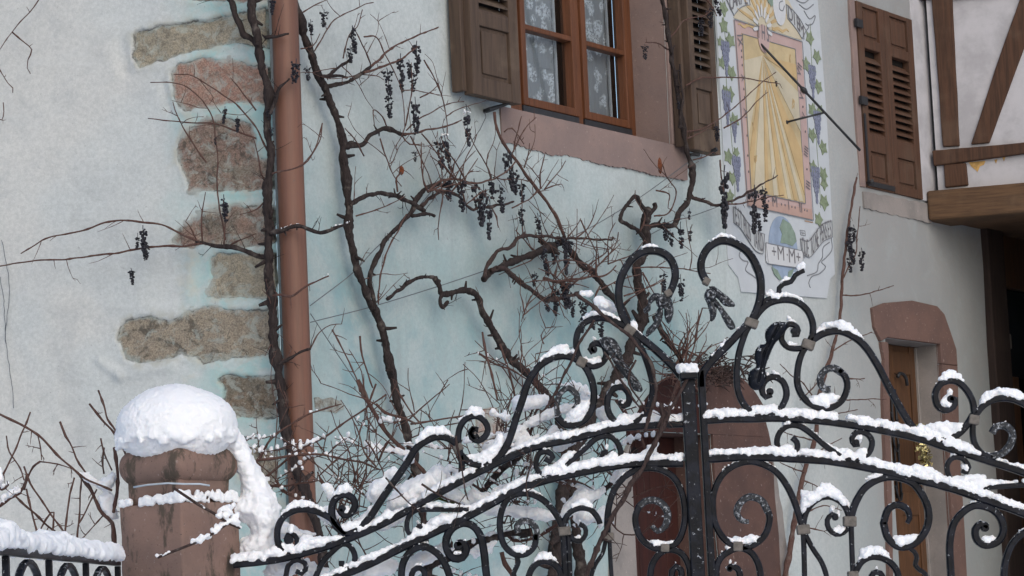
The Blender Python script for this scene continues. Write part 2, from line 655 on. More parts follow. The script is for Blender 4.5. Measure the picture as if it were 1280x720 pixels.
def tube(mb, pts, radii, sides=6, cap=True, fib=0):
    n = len(pts)
    if n < 2:
        return
    P = [Vector(p[:3]) for p in pts]
    ref = Vector((0.3, -1, 0.2)).normalized()
    rings = []
    prev = None
    for i in range(n):
        t = (P[min(i + 1, n - 1)] - P[max(i - 1, 0)])
        if t.length < 1e-9:
            t = Vector((0, 0, 1))
        t.normalize()
        a = (prev if prev is not None else ref)
        a = a - t * a.dot(t)
        if a.length < 1e-4:
            a = t.orthogonal()
        a.normalize()
        prev = a
        b = t.cross(a)
        r = radii[i]
        if fib:
            ring = []
            for k in range(sides):
                q = 2 * math.pi * k / sides
                e = a * math.cos(q) + b * math.sin(q)
                f_ = mnoise.noise(Vector((math.cos(q) * 2.2, math.sin(q) * 2.2, i * .16))) + .6 * mnoise.noise((P[i] + e * r) * 95)
                ring.append(P[i] + e * r * (1 + fib * f_))
            rings.append(ring)
        else:
            rings.append([P[i] + (a * math.cos(q) + b * math.sin(q)) * r for q in [2 * math.pi * k / sides for k in range(sides)]])
    vs = [v for r in rings for v in r]
    fs = []
    for i in range(n - 1):
        for k in range(sides):
            k2 = (k + 1) % sides
            fs.append((i * sides + k, i * sides + k2, (i + 1) * sides + k2, (i + 1) * sides + k))
    if cap:
        fs.append(tuple(range(sides - 1, -1, -1)))
        fs.append(tuple((n - 1) * sides + k for k in range(sides)))
    mb.add(vs, fs)


def bar(mb, pl, pts, a, b, off=0.0, twist=False, taper0=1.0, taper1=1.0, snub=False):
    """forged flat bar in plane pl; pts are world points; a half width in plane, b half depth"""
    P = [Vector(p) for p in pts]
    n = len(P)
    N = pl.n
    rings = []
    sec = [(-1, -.62), (-.62, -1), (.62, -1), (1, -.62), (1, .62), (.62, 1), (-.62, 1), (-1, .62)]
    for i in range(n):
        t = (P[min(i + 1, n - 1)] - P[max(i - 1, 0)]).normalized()
        w = N.cross(t).normalized()
        f = i / (n - 1)
        s = 1
        if taper0 != 1 and f < .3:
            s = taper0 + (1 - taper0) * f / .3
        if taper1 != 1 and f > .7:
            s = taper1 + (1 - taper1) * (1 - f) / .3
        aa = a * s * (1 + .05 * mnoise.noise(P[i] * 35))
        bb = b * s
        rings.append([P[i] + w * (x * aa) + N * (y * bb) for x, y in sec])
    k = 8
    vs = [v for r in rings for v in r]
    fs = []
    for i in range(n - 1):
        for j in range(k):
            j2 = (j + 1) % k
            fs.append((i * k + j, i * k + j2, (i + 1) * k + j2, (i + 1) * k + j))
    fs.append(tuple(range(k - 1, -1, -1)))
    fs.append(tuple((n - 1) * k + j for j in range(k)))
    mb.add(vs, fs)


def ico(sub):
    bm = bmesh.new()
    bmesh.ops.create_icosphere(bm, subdivisions=sub, radius=1)
    v = np.array([x.co[:] for x in bm.verts])
    f = [tuple(q.index for q in x.verts) for x in bm.faces]
    bm.free()
    return v, f


ICO1 = ico(1)
ICO2 = ico(2)
ICO3 = ico(3)


def blob_mesh(blobs, voxel, name, smooth_it=3, amp=.004, sc=60, amp2=0, sc2=15):
    """blobs: (pos, rx, ry, rz) -> remeshed lumpy snow"""
    V = []
    Fc = []
    k = 0
    for bl in blobs:
        p = np.array(bl[0][:])
        r = np.array([bl[1], bl[2] if len(bl) > 2 else bl[1], bl[3] if len(bl) > 3 else bl[1]])
        v, f = (ICO1 if r.max() < .03 else ICO2 if r.max() < .08 else ICO3)
        V.append(v * r + p)
        Fc.extend([tuple(i + k for i in q) for q in f])
        k += len(v)
    V = np.concatenate(V)
    m = bpy.data.meshes.new('tmp')
    m.from_pydata(V.tolist(), [], Fc)
    o = bpy.data.objects.new('tmp', m)
    C.objects.link(o)
    md = o.modifiers.new('r', 'REMESH')
    md.mode = 'VOXEL'
    md.voxel_size = voxel
    md.use_smooth_shade = True
    if smooth_it:
        s = o.modifiers.new('s', 'SMOOTH')
        s.factor = .5
        s.iterations = smooth_it
    dg = bpy.context.evaluated_depsgraph_get()
    dg.update()
    me = bpy.data.meshes.new_from_object(o.evaluated_get(dg))
    bpy.data.objects.remove(o)
    n = len(me.vertices)
    co = np.empty(n * 3)
    me.vertices.foreach_get('co', co)
    co = co.reshape(-1, 3)
    no = np.empty(n * 3)
    me.vertex_normals.foreach_get('vector', no)
    no = no.reshape(-1, 3)
    d = vnoise(co, sc, 3) * amp + vnoise(co, sc * 2.3, 4) * amp * .5
    if amp2:
        d = d + vnoise(co, sc2, 8) * amp2
    co = co + no * d[:, None]
    me.vertices.foreach_set('co', co.reshape(-1))
    me.polygons.foreach_set('use_smooth', [True] * len(me.polygons))
    me.update()
    me.name = name
    return me


def shift_mesh(me, base):
    me.transform(Matrix.Translation(-Vector(base)))
    return me


exec_parts = []

# ================================================================== SETTING
mb = MB()
mb.add([(-60, -40, 0), (60, -40, 0), (60, 90, 0), (-60, 90, 0)], [(0, 1, 2, 3)])
top('ground', mb, M['snow'], kind='structure')

# ================================================================== HOUSE
house = thing('house', 'old plastered house with bare corner stones, blue-green stained wall and vines climbing it', 'house', (CORNER.x, CORNER.y, 0))


def axis(a, b, fine, pts=()):
    xs = list(np.arange(a, b, fine)) + [b] + list(pts)
    xs = sorted(xs)
    out = [xs[0]]
    for x in xs[1:]:
        if x - out[-1] > fine * .25 or x in pts:
            if x in pts and x - out[-1] < fine * .25 and len(out) > 1 and out[-1] not in pts:
                out[-1] = x
            else:
                out.append(x)
    return out


def wall_grid(pl, us, vs, dispf, holes=()):
    us = np.array(us); vs = np.array(vs)
    U, Vv = np.meshgrid(us, vs, indexing='ij')
    o = dispf(U, Vv)
    P = np.empty(U.shape + (3,))
    for i in range(3):
        P[..., i] = pl.o[i] + pl.d[i] * U + pl.n[i] * o + (Vv if i == 2 else 0)
    nu, nv = len(us), len(vs)
    fs = []
    cu = (us[1:] + us[:-1]) / 2
    cv = (vs[1:] + vs[:-1]) / 2
    keep = np.ones((nu - 1, nv - 1), bool)
    for h in holes:
        keep &= ~((cu[:, None] > h[0]) & (cu[:, None] < h[1]) & (cv[None] > h[2]) & (cv[None] < h[3]))
    for i, j in zip(*np.nonzero(keep)):
        a = i * nv + j
        fs.append((a, a + nv, a + nv + 1, a + 1))
    mb = MB()
    mb.v = [tuple(p) for p in P.reshape(-1, 3)]
    mb.f = fs
    return mb


def field(pl, U, V, sc, seed):
    P = np.stack([pl.o.x + pl.d.x * U, pl.o.y + pl.d.y * U, V], -1).reshape(-1, 3)
    return vnoise(P, sc, seed).reshape(U.shape)


# --- openings on the front wall
u_win_r = W.uv(838, 180)[0]
v_win = W.uv(838, 180)[1]
lo, hi = 0, 1.0
for _ in range(40):
    md = (lo + hi) / 2
    if W.uv(796, 174, -md)[0] > u_win_r: lo, hi = lo, md
    else: lo, hi = md, hi
d_win = (lo + hi) / 2
u_win_l = W.uv(638, 135)[0]
u_fr = W.uv(653, 135, -d_win)[0]
u_d1, u_d2 = W.uv(790, 650)[0], W.uv(893, 650)[0]
v_d = W.uv(840, 541)[1]
u_e1, u_e2 = W.uv(1108, 450)[0], W.uv(1173, 450)[0]
v_e = W.uv(1140, 427)[1]
lo, hi = 0, 1.0
for _ in range(40):
    md = (lo + hi) / 2
    if W.uv(1145, 450, -md)[0] > u_e2: lo, hi = lo, md
    else: lo, hi = md, hi
d_e = (lo + hi) / 2
u_f1, u_f2 = W.uv(1266, 600)[0], W.uv(1330, 600)[0]
v_f = W.uv(1260, 283)[1]
V_WT = v_win + 1.25
uq0, uq1, vq0, vq1 = W.uv(1078, 120, .02)[0], W.uv(1146, 120, .02)[0], W.uv(1085, 234, .02)[1], W.uv(1072, 1, .02)[1]
holes = [(u_win_l, u_win_r, v_win, V_WT), (u_d1, u_d2, 0, v_d), (u_e1, u_e2, 0, v_e), (u_f1, u_f2, 0, v_f), (uq0, uq1, vq0, vq1)]
print('WIN', u_win_l, u_win_r, v_win, d_win, 'DOOR', u_d1, u_d2, v_d, 'E', u_e1, u_e2, v_e, d_e, 'F', u_f1, u_f2, v_f)
us = axis(0, 11, .05, [u_win_l, u_win_r, u_d1, u_d2, u_e1, u_e2, u_f1, u_f2, uq0, uq1])
vs = axis(0, 6.6, .05, [v_win, V_WT, v_d, v_e, v_f, vq0, vq1])
wb = wall_grid(W, us, vs, lambda U, V: np.where(U > .08, 1, U / .08) * (field(W, U, V, 1.7, 1) * .010 + field(W, U, V, 6, 2) * .0045), holes)
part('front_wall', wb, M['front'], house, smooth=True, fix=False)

# --- side wall with the plaster broken away over the corner stones
STONES = [
    ('ochre_stone', 'stone_ochre', [(167, 45), (172, 39), (200, 34), (240, 27), (280, 22), (345, 8), (345, 60), (312, 55), (290, 53), (262, 58), (235, 65), (205, 74), (175, 83), (168, 72)]),
    ('red_stone', 'stone_red', [(216, 92), (224, 82), (255, 74), (300, 80), (345, 84), (345, 132), (318, 126), (280, 128), (240, 136), (222, 134), (216, 115)]),
    ('red_stone', 'stone_rough', [(222, 185), (232, 165), (255, 152), (285, 148), (312, 156), (320, 176), (318, 196), (345, 204), (345, 236), (300, 236), (260, 238), (236, 236), (233, 215), (224, 200)]),
    ('grey_stone', 'stone_rough', [(216, 300), (222, 288), (240, 275), (265, 262), (300, 258), (345, 262), (345, 302), (320, 308), (290, 306), (262, 304), (240, 310), (226, 308)]),
    ('ochre_stone', 'stone_ochre', [(263, 322), (275, 316), (300, 318), (345, 316), (345, 374), (300, 370), (270, 372), (260, 366), (266, 345)]),
    ('grey_stone', 'stone_grey', [(148, 425), (152, 408), (165, 399), (190, 396), (210, 402), (232, 393), (252, 388), (262, 382), (285, 388), (318, 388), (345, 386), (345, 440), (318, 447), (285, 447), (262, 454), (240, 446), (226, 442), (205, 449), (175, 453), (158, 447)]),
    ('brown_stone', 'stone_brown', [(275, 475), (290, 468), (312, 473), (345, 470), (345, 522), (318, 524), (295, 518), (278, 508), (283, 490)]),
    ('grey_stone', 'stone_grey', [(300, 566), (320, 560), (345, 562), (345, 606), (318, 610), (302, 600)]),
    ('red_stone', 'stone_red', [(218, -8), (250, 0), (300, 2), (345, -6), (345, -40), (218, -40)]),
]
st_uv = [[L.uv(*p) for p in s[2]] for s in STONES]


def ragged(poly, U, V):
    d = sdf(poly, U, V)
    return d + field(L, U, V, 30, 7) * .010 + field(L, U, V, 90, 9) * .004


def side_disp(U, V):
    o = field(L, U, V, 1.6, 4) * .012 + field(L, U, V, 5, 5) * .006 + field(L, U, V, 16, 6) * .002
    o = o * np.clip(-U / .05 + .2, 0, 1)
    for poly in st_uv:
        d = ragged(poly, U, V)
        o = o + .0035 * np.exp(-(((d + .014) / .022) ** 2))       # plaster thickens at its broken edge
        t = np.clip((d + .006) / .014, 0, 1)
        o = o * (1 - t) + (-.03) * t
    # smeared plaster ridges
    for a, b, w, h in (((125, 452), (150, 470), .02, .012), ((150, 470), (215, 458), .025, .014), ((150, 55), (158, 90), .03, -.010), ((158, 90), (200, 95), .03, -.006),
                       ((203, 105), (212, 140), .02, -.010), ((240, 330), (235, 370), .03, .010), ((140, 385), (215, 385), .03, .007)):
        A = np.array(L.uv(*a)); B = np.array(L.uv(*b)); e = B - A
        tt = np.clip(((U - A[0]) * e[0] + (V - A[1]) * e[1]) / (e @ e), 0, 1)
        dd = np.hypot(U - A[0] - e[0] * tt, V - A[1] - e[1] * tt)
        o = o + h * np.exp(-(dd / w) ** 2)
    return o


uf = -1.32
vf0, vf1 = L.uv(200, 730)[1], L.uv(200, -20)[1]
us = sorted(list(np.arange(-6, uf, .08)) + list(np.arange(uf, 0, .011)) + [0])
vs = sorted(list(np.arange(0, vf0, .08)) + list(np.arange(vf0, vf1, .011)) + list(np.arange(vf1, 6.6, .08)))
sw_ = part('side_wall', wall_grid(L, us, vs, side_disp), M['side'], house, smooth=True, fix=False)
U, V = np.meshgrid(np.array(us), np.array(vs), indexing='ij')
dm = np.max([ragged(poly, U, V) for poly in st_uv], axis=0)
at = sw_.data.attributes.new('edge', 'FLOAT', 'POINT')
at.data.foreach_set('value', np.clip(dm, -.5, .5).reshape(-1))
for (nm, mt, _), poly in zip(STONES, st_uv):
    pu = [p[0] for p in poly]; pv = [p[1] for p in poly]
    us = np.arange(min(pu) - .03, min(max(pu) + .03, -.012), .009)
    vs = np.arange(min(pv) - .03, max(pv) + .03, .009)
    U, V = np.meshgrid(us, vs, indexing='ij')
    g = wall_grid(L, us, vs, lambda U, V: -.008 + field(L, U, V, 12, 21) * .010 + field(L, U, V, 40, 22) * .006 + field(L, U, V, 95, 23) * .003)
    d = ragged(poly, U, V)
    nv = len(vs)
    g.f = [f for f in g.f if d[f[0] // nv, f[0] % nv] > -.022]
    so_ = part('corner_stone', g, M[mt], house, smooth=True, fix=False, label=nm.replace('_', ' ') + ' showing through the plaster')
    at = so_.data.attributes.new('edge', 'FLOAT', 'POINT')
    at.data.foreach_set('value', d.reshape(-1))


def outline_sheet(pl, pxs, off, jit=.006, step=.02, thick=.02, seed=0, hole=None):
    """traced outline as a thin worn slab: ragged edge, its own thickness"""
    P = [pl.uv(*p) for p in pxs]
    out = []
    n = len(P)
    for i in range(n):
        a = np.array(P[i]); b = np.array(P[(i + 1) % n])
        k = max(1, int(np.linalg.norm(b - a) / step))
        for j in range(k):
            q = a + (b - a) * j / k
            nn = vnoise(np.array([[q[0], q[1], seed]]), 22, 3)[0]
            n2 = vnoise(np.array([[q[0], q[1], seed + 9]]), 22, 3)[0]
            out.append((q[0] + nn * jit, q[1] + n2 * jit))
    m = MB()
    m.quadprism(pl, out, off - thick, off)
    return m


# stones showing on the front wall
for i, pxs in enumerate([[(391, 500), (405, 497), (422, 499), (428, 510), (418, 517), (400, 516), (391, 512)],
                         [(594, 520), (604, 510), (618, 511), (626, 528), (628, 548), (616, 570), (600, 566), (592, 545)]]):
    part('corner_stone', outline_sheet(W, pxs, .012, .012, .015, .03, i), M['stone_brown'] if i == 0 else M['stone_red'], house, label='stone showing through the front plaster')

# cracks in the side wall plaster
for pts in ([(2, 300), (8, 330), (12, 360), (9, 395), (7, 420), (10, 450), (15, 480), (17, 510)], [(0, 346), (4, 370), (6, 400), (8, 430)]):
    m = MB()
    P = [L.hit(x, y, .009) for x, y in pts]
    P = [Vector(p) + Vector((0, 0, 0)) for p in spline([tuple(q) for q in P], .02)]
    P = [p + L.d * mnoise.noise(p * 30) * .006 for p in P]
    tube(m, P, [.0013] * len(P), 4)
    part('crack', m, M['wire'], house)

# --- drainpipe at the corner
m = MB()
pc = L.hit(362.5, 200, .03)
zs = np.arange(0, 6.6, .25)
tube(m, [Vector((pc.x, pc.y, z)) for z in zs], [.0575] * len(zs), 28)
dp = part('drainpipe', m, M['pipe'], house, smooth=True)
for py in (-140, 700):
    zz = L.hit(365, py).z
    m = MB()
    tube(m, [Vector((pc.x, pc.y, zz - .02)), Vector((pc.x, pc.y, zz + .02))], [.062, .062], 28)
    part('pipe_clamp', m, M['pipe'], dp, bevel=.003)

# --- main window
win = MB()
fd0, fd1 = -d_win - .06, -d_win
fw = .055


def frame_boxes(m, pl, u0, u1, v0, v1, w, o0, o1, sides='LRBT'):
    if 'L' in sides: m.pbox(pl, u0, u0 + w, v0, v1, o0, o1)
    if 'R' in sides: m.pbox(pl, u1 - w, u1, v0, v1, o0, o1)
    if 'B' in sides: m.pbox(pl, u0 + w, u1 - w, v0, v0 + w, o0 + .001, o1 - .001)
    if 'T' in sides: m.pbox(pl, u0 + w, u1 - w, v1 - w, v1, o0 + .001, o1 - .001)


window = None
m = MB()
frame_boxes(m, W, u_win_l, u_win_r, v_win + .002, V_WT, .05, fd0, fd1, 'RBT')
m.pbox(W, u_win_l, u_fr, v_win + .002, V_WT, fd0, fd1)
um = W.uv(727, 158, -d_win)[0]
m.pbox(W, um - .026, um + .026, v_win + .05, V_WT - .05, fd0 + .002, fd1 - .002)
window = part('window', m, M['winwood'], house, bevel=.006, label='brown wooden casement window with lace curtains')
for a, b in ((u_fr + .002, um - .028), (um + .028, u_win_r - .052)):
    m = MB()
    m.pbox(W, a, b, v_win + .034, v_win + .098, fd0 + .01, fd1 + .006)
    part('weather_strip', m, M['strip'], window)
    m = MB()
    s0, s1 = a, b
    vb = v_win + .10
    frame_boxes(m, W, s0, s1, vb, V_WT - .06, .043, fd0 + .004, fd1 + .012)
    vbar = W.uv(687, 42, -d_win)[1] if a < um - .1 else W.uv(754, 60, -d_win)[1]
    m.pbox(W, s0 + .043, s1 - .043, vbar - .014, vbar + .014, fd0 + .012, fd1 + .008)
    part('sash', m, M['winwood'], window, bevel=.005)
    for v0, v1 in ((vb + .043, vbar - .014), (vbar + .014, V_WT - .103)):
        m = MB()
        m.add([W.at(s0 + .040, v0 - .003, fd0 + .022), W.at(s1 - .040, v0 - .003, fd0 + .022), W.at(s1 - .040, v1 + .003, fd0 + .022), W.at(s0 + .040, v1 + .003, fd0 + .022)], [(0, 1, 2, 3)])
        part('pane', m, M['glass'], window, fix=False)
    # lace hanging just behind the glass, in soft folds
    m = MB()
    uu = np.linspace(s0 + .03, s1 - .035, 64)
    vv = [vb - .02, V_WT]
    vsq = []
    for q in uu:
        o = fd0 - .035 + .005 * math.sin((q - s0) * 75) + .003 * math.sin((q - s0) * 190)
        vsq += [W.at(q, vv[0], o), W.at(q, vv[1], o)]
    m.add(vsq, [(2 * i, 2 * i + 2, 2 * i + 3, 2 * i + 1) for i in range(len(uu) - 1)])
    part('curtain', m, M['lace'], window, smooth=True, fix=False)
    m = MB()
    m.pbox(W, s1 - .066, s1 - .052, vb - .02, V_WT, fd0 - .03, fd0 - .02)
    part('curtain_edge', m, M['cloth'], window)


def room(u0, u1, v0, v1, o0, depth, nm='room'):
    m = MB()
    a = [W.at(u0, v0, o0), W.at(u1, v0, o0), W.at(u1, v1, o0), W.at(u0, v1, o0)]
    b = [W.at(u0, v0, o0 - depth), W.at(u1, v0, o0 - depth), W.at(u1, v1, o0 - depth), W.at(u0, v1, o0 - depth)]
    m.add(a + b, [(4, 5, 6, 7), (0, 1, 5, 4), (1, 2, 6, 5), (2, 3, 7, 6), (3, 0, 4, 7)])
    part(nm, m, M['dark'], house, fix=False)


room(u_win_l + .01, u_win_r - .01, v_win + .01, V_WT - .01, fd0 - .05, 1.2, 'dark_room')

# painted stone surround and the reveals
def reveal(u0, u1, v0, v1, depth, mat, nm, bottom=True):
    m = MB()
    t = .02
    m.pbox(W, u1 + .0005, u1 + t, v0 - .0, v1, -depth - .05, -.012)
    m.pbox(W, u0 - t, u0 - .0005, v0 - .0, v1, -depth - .05, -.012)
    if bottom:
        m.pbox(W, u0 - t, u1 + t, v0 - t, v0 - .0005, -depth - .05, -.012)
    m.pbox(W, u0 - t, u1 + t, v1 + .0005, v1 + t, -depth - .05, -.012)
    return part(nm, m, mat, house)


reveal(u_win_l, u_win_r, v_win, V_WT, d_win, M['sand_pink'], 'window_reveal')
def surround_frame(pl, outer, uo0, uo1, v0, v1, mat, nm, off=.014, bottom=True):
    """outer = list of outline px points left->bottom->right; builds jambs and sill around an opening"""


_sill = [(622, 141), (700, 157), (770, 174), (838, 190), (852, 186), (856, 212), (848, 213), (800, 206), (760, 196), (700, 184), (660, 178), (628, 172)]
uA, uB = u_win_l, u_win_r
vl = W.uv(622, 141)[1]
m = MB()
P = []
n = 170
for i in range(n + 1):
    u = u_win_l - .10 + (W.uv(856, 200)[0] - u_win_l + .10) * i / n
    q = vnoise(np.array([[u, 0, 3]]), 6, 3)[0] * .010 + vnoise(np.array([[u, 0, 5]]), 60, 3)[0] * .005
    P.append((u, v_win - .185 + q))
P += [(W.uv(858, 200)[0], v_win - .003), (u_win_l - .10, v_win - .003)]
m.quadprism(W, P, -.02, .0115)
part('window_sill', m, M['sand_pink'], house)
m = MB()
m.pbox(W, u_win_r + .003, W.uv(858, 200)[0], v_win - .001, V_WT + .15, -.02, .0125)
ur = u_win_r
m.pbox(W, ur + .05, ur + .062, v_win + .02, V_WT + .15, .010, .018)
m.pbox(W, ur + .085, ur + .11, v_win + .02, V_WT + .15, .010, .020)
part('window_jamb', m, M['sand_pink'], house, bevel=.004)


def shutter(pl, u0, u1, v0, v1, o0, o1, mat, rails, mid=None, nm='shutter', label=None, slatted=(), panels=(), rot=1):
    """framed leaf: stiles, rails at heights, slanted slats and raised fields"""
    m = MB()
    sw = min(.075, (u1 - u0) * .2)
    m.pbox(pl, u0, u0 + sw, v0, v1, o0, o1)
    m.pbox(pl, u1 - sw, u1, v0, v1, o0, o1)
    for a, b in rails:
        m.pbox(pl, u0 + sw + .0004, u1 - sw - .0004, a, b, o0 + .002, o1 - .002)
    s = part(nm, m, mat, house, bevel=.004, label=label)
    for a, b in panels:
        m = MB()
        m.pbox(pl, u0 + sw + .0006, u1 - sw - .0006, a + .0005, b - .0005, o0 + .008, o1 - .016)
        g = .022
        m.pbox(pl, u0 + sw + g, u1 - sw - g, a + g, b - g, o1 - .015, o1 - .007)
        part('panel', m, mat, s, bevel=.006)
    for a, b in slatted:
        m = MB()
        pitch = .045
        k = int((b - a) / pitch)
        for i in range(k):
            z = a + (i + .5) * pitch
            dz, t = .020, .0045
            ob, of = o0 + .006, o1 - .004
            x0, x1 = u0 + sw + .0006, u1 - sw - .0006
            m.box8([pl.at(x0, z + dz - t, ob), pl.at(x1, z + dz - t, ob), pl.at(x1, z - dz - t, of), pl.at(x0, z - dz - t, of),
                    pl.at(x0, z + dz + t, ob), pl.at(x1, z + dz + t, ob), pl.at(x1, z - dz + t, of), pl.at(x0, z - dz + t, of)])
        part('louvres', m, mat, s)
        m = MB()
        m.pbox(pl, u0 + sw, u1 - sw, a, b, o0 - .004, o0)
        part('slat_shade', m, M['dark'], s)  # dark sheet put in for the shade between the slats
    return s


# left leaf of the main window, swung half open
SO = .12
uL0, uL1 = W.uv(591, 90, SO)[0], W.uv(651, 110, SO)[0]
vb = W.uv(645, 129, SO)[1]
def lv(y): return W.uv(618, y, SO)[1]


s = shutter(W, uL0, uL1, vb, vb + 1.5, .065, SO, M['shutter'],
            [(vb, lv(100)), (lv(36), lv(19)), (vb + 1.42, vb + 1.5)], slatted=[(lv(19), vb + 1.42)], panels=[(lv(100), lv(36))], label='left shutter, folded against the wall')
m = MB()
m.pbox(W, uL0 - .035, uL0 - .003, vb + .015, vb + 1.5, .02, .085)
part('batten', m, M['shutter'], s, bevel=.004)
# strap hook below it
m = MB()
tube(m, [W.hit(640, 127, .10), W.hit(628, 132, .07), W.hit(612, 137, .06), W.hit(606, 139, 0)], [.008, .009, .012, .012], 6)
part('shutter_hook', m, M['black'], s)
# right leaf lying close to the wall
uR0, uR1 = W.uv(852, 150, .05)[0], W.uv(899, 150, .12)[0]
vb = W.uv(880, 189, .12)[1]
pa, pbb = W.uv(880, 112, .12)[1], W.uv(882, 160, .12)[1]
s = shutter(W, uR0, uR1, vb, vb + 1.5, .055, .12, M['shutter'], [(vb, pbb), (pa, W.uv(880, 92, .12)[1]), (vb + 1.42, vb + 1.5)],
            slatted=[(W.uv(880, 92, .12)[1], vb + 1.42)], panels=[(pbb, pa)], label='right shutter, folded against the wall')
m = MB()
m.pbox(W, uR0 - .03, uR0 - .004, vb + .02, vb + 1.5, .02, .085)
part('batten', m, M['shutter'], s, bevel=.004)
m = MB()
tube(m, [W.hit(874, 193, .10), W.hit(866, 193, .08), W.hit(862, 194, 0)], [.012, .010, .010], 6)
tube(m, [W.hit(890, 190, .12), W.hit(896, 186, .15)], [.015, .012], 6)
part('shutter_hook', m, M['black'], s)

# far window closed by a pair of shutters
vbot = W.uv(1085, 234, .02)[1]
vtop = W.uv(1072, 1, .02)[1]
ua, ubm, uc = W.uv(1078, 120, .02)[0], W.uv(1111, 120, .02)[0], W.uv(1146, 120, .02)[0]
def vv_(y): return W.uv(1095, y, .02)[1]
for i, (a, b) in enumerate(((ua, ubm - .003), (ubm + .003, uc))):
    s = shutter(W, a, b, vbot, vtop, -.03, .02, M['shutter_far'],
                [(vbot, vv_(225)), (vv_(190), vv_(170)), (vv_(64), vv_(52)), (vv_(14), vtop)],
                slatted=[(vv_(170), vv_(64))], panels=[(vv_(225), vv_(190)), (vv_(52), vv_(14))], label=('near', 'far')[i] + ' leaf of the closed red-brown shutters')
    for zz in ((vbot + .50, vtop - .17) if i == 0 else ()):
        m = MB()
        m.pbox(W, a - .05, a + .03, zz, zz + .05, .021, .04)
        part('hinge', m, M['black'], s)
    if i == 0:
        m = MB()
        m.pbox(W, a, b, vbot + .01, vbot + .04, .0205, .026)
        m.pbox(W, a - .002, a + .02, vbot + .03, vbot + .45, .0207, .027)
        tube(m, [W.at(a - .1, vbot + .02, .10), W.at(a - .02, vbot + .02, .06), W.at(a, vbot + .03, .02)], [.01] * 3, 6)
        part('bottom_bar', m, M['black'], s)
m = MB()
m.pbox(W, ua - .075, ua - .008, vbot - .002, vtop + .2, -.01, .012)
part('window_jamb', m, M['sand_pink'], house, bevel=.004)
m = MB()
m.pbox(W, uc + .008, W.uv(1161, 120)[0], vbot - .002, vtop + .2, -.01, .012)
part('window_jamb', m, M['panelwhite'], house, bevel=.004)
part('window_sill', outline_sheet(W, [(1077, 240), (1120, 248), (1162, 255), (1162, 279), (1120, 270), (1078, 260)], .0135, .006, .02, .03, 2), M['sand_grey'], house)

room(uq0, uq1, vq0, vq1, -.05, .3, 'dark_room')

# --- cellar doorway behind the gate post
reveal(u_d1, u_d2, 0, v_d, .22, M['sand_brown'], 'cellar_door_reveal', False)
def band(pxs, mat, off, nm, seed, thick=.03, jit=.008):
    return part(nm, outline_sheet(W, pxs, off, jit, .03, thick, seed), mat, house)


def ujamb(pts_px, u_edge, left, vtop, mat, off, nm, seed):
    q = [W.uv(*p) for p in pts_px]
    out = []
    for a, b in zip(q[:-1], q[1:]):
        for t in range(8):
            x = a[0] + (b[0] - a[0]) * t / 8; y = a[1] + (b[1] - a[1]) * t / 8
            out.append((x + vnoise(np.array([[x, y, seed]]), 14, 3)[0] * .012, y))
    out.append(q[-1])
    out = [(u_edge, out[0][1])] + out + [(u_edge, out[-1][1])]
    m = MB()
    m.quadprism(W, out, -.02, off)
    return part(nm, m, mat, house)


ujamb([(784, 556), (772, 580), (762, 640), (756, 860)], u_d1 - .003, True, 0, M['sand_grey'], .016, 'door_jamb', 1)
ujamb([(950, 506), (961, 560), (968, 640), (973, 720), (976, 860)], u_d2 + .003, False, 0, M['sand_brown'], .016, 'door_jamb', 3)
band([(934, 482), (950, 508), (963, 565), (976, 640), (984, 720), (988, 860), (970, 860), (968, 720), (962, 640), (955, 566), (942, 505)], M['sand_grey'], .0125, 'plaster_edge', 4, .03, .012)
for nm, mt, of_, pxs, u0_, u1_ in (('door_tympanum', M['door_red'], .006, ((787, 557), (793, 530), (804, 504), (822, 482), (846, 468), (872, 461)), None, W.uv(872, 500)[0]),
                               ('door_arch', M['sand_brown'], .019, ((872, 461), (890, 459), (908, 464), (925, 474), (940, 490), (950, 506)), W.uv(872, 500)[0] + .001, None)):
    aa = [tuple(p) for p in spline([W.uv(*p) for p in pxs], .03)]
    if u0_ is None:
        poly = aa[:-1] + [(u1_, aa[-1][1]), (u1_, v_d + .003), (aa[0][0], v_d + .003)]
    else:
        poly = [(u0_, aa[0][1])] + aa[1:] + [(aa[-1][0], v_d + .003), (u0_, v_d + .003)]
    m = MB()
    m.quadprism(W, poly, -.02, of_)
    part(nm, m, mt, house)
m = MB()
nb_ = 6
for i in range(nb_):
    a = u_d1 + (u_d2 - u_d1) * i / nb_
    b = u_d1 + (u_d2 - u_d1) * (i + 1) / nb_
    m.pbox(W, a + .002, b - .002, 0, v_d - .001, -.26, -.22)
part('cellar_door', m, M['door_red'], house, bevel=.004, label='dark red plank door')

# --- front door further along, in its red sandstone frame
reveal(u_e1, u_e2, 0, v_e, d_e, M['sand_grey'], 'door_reveal', False)
vt = v_e
outer = [(1087, 385), (1103, 379), (1137, 376), (1168, 383), (1177, 393), (1184, 413), (1192, 437)]
lint = [W.uv(*p) for p in outer]
m = MB()
pl_ = [(u_e1 - .002, v_e + .003)] + [W.uv(1098, 427)] + [W.uv(1090, 410)] + lint + [(lint[-1][0], v_e - .12), (u_e2 + .003, v_e - .12), (u_e2 + .003, v_e + .003)]
m.quadprism(W, pl_, -.02, .022)
part('door_lintel', m, M['sand_red'], house, bevel=.006)
band([(1098, 428), (1106, 428), (1107, 440), (1109, 520), (1111, 610), (1115, 860), (1112, 860), (1105, 610), (1101, 525), (1100, 485), (1102, 450)], M['sand_red'], .020, 'door_jamb', 5, .03, .003)
u_j = u_e2 + .004
m = MB()
PJ = [(u_j, 0), (u_j, v_e - .123), (W.uv(1192, 440)[0], v_e - .123)] + [W.uv(x, y) for x, y in ((1193, 455), (1194, 485), (1195, 525), (1197, 580), (1202, 660), (1205, 720))]
PJ.append((PJ[-1][0], 0))
m.quadprism(W, PJ, -.02, .020)
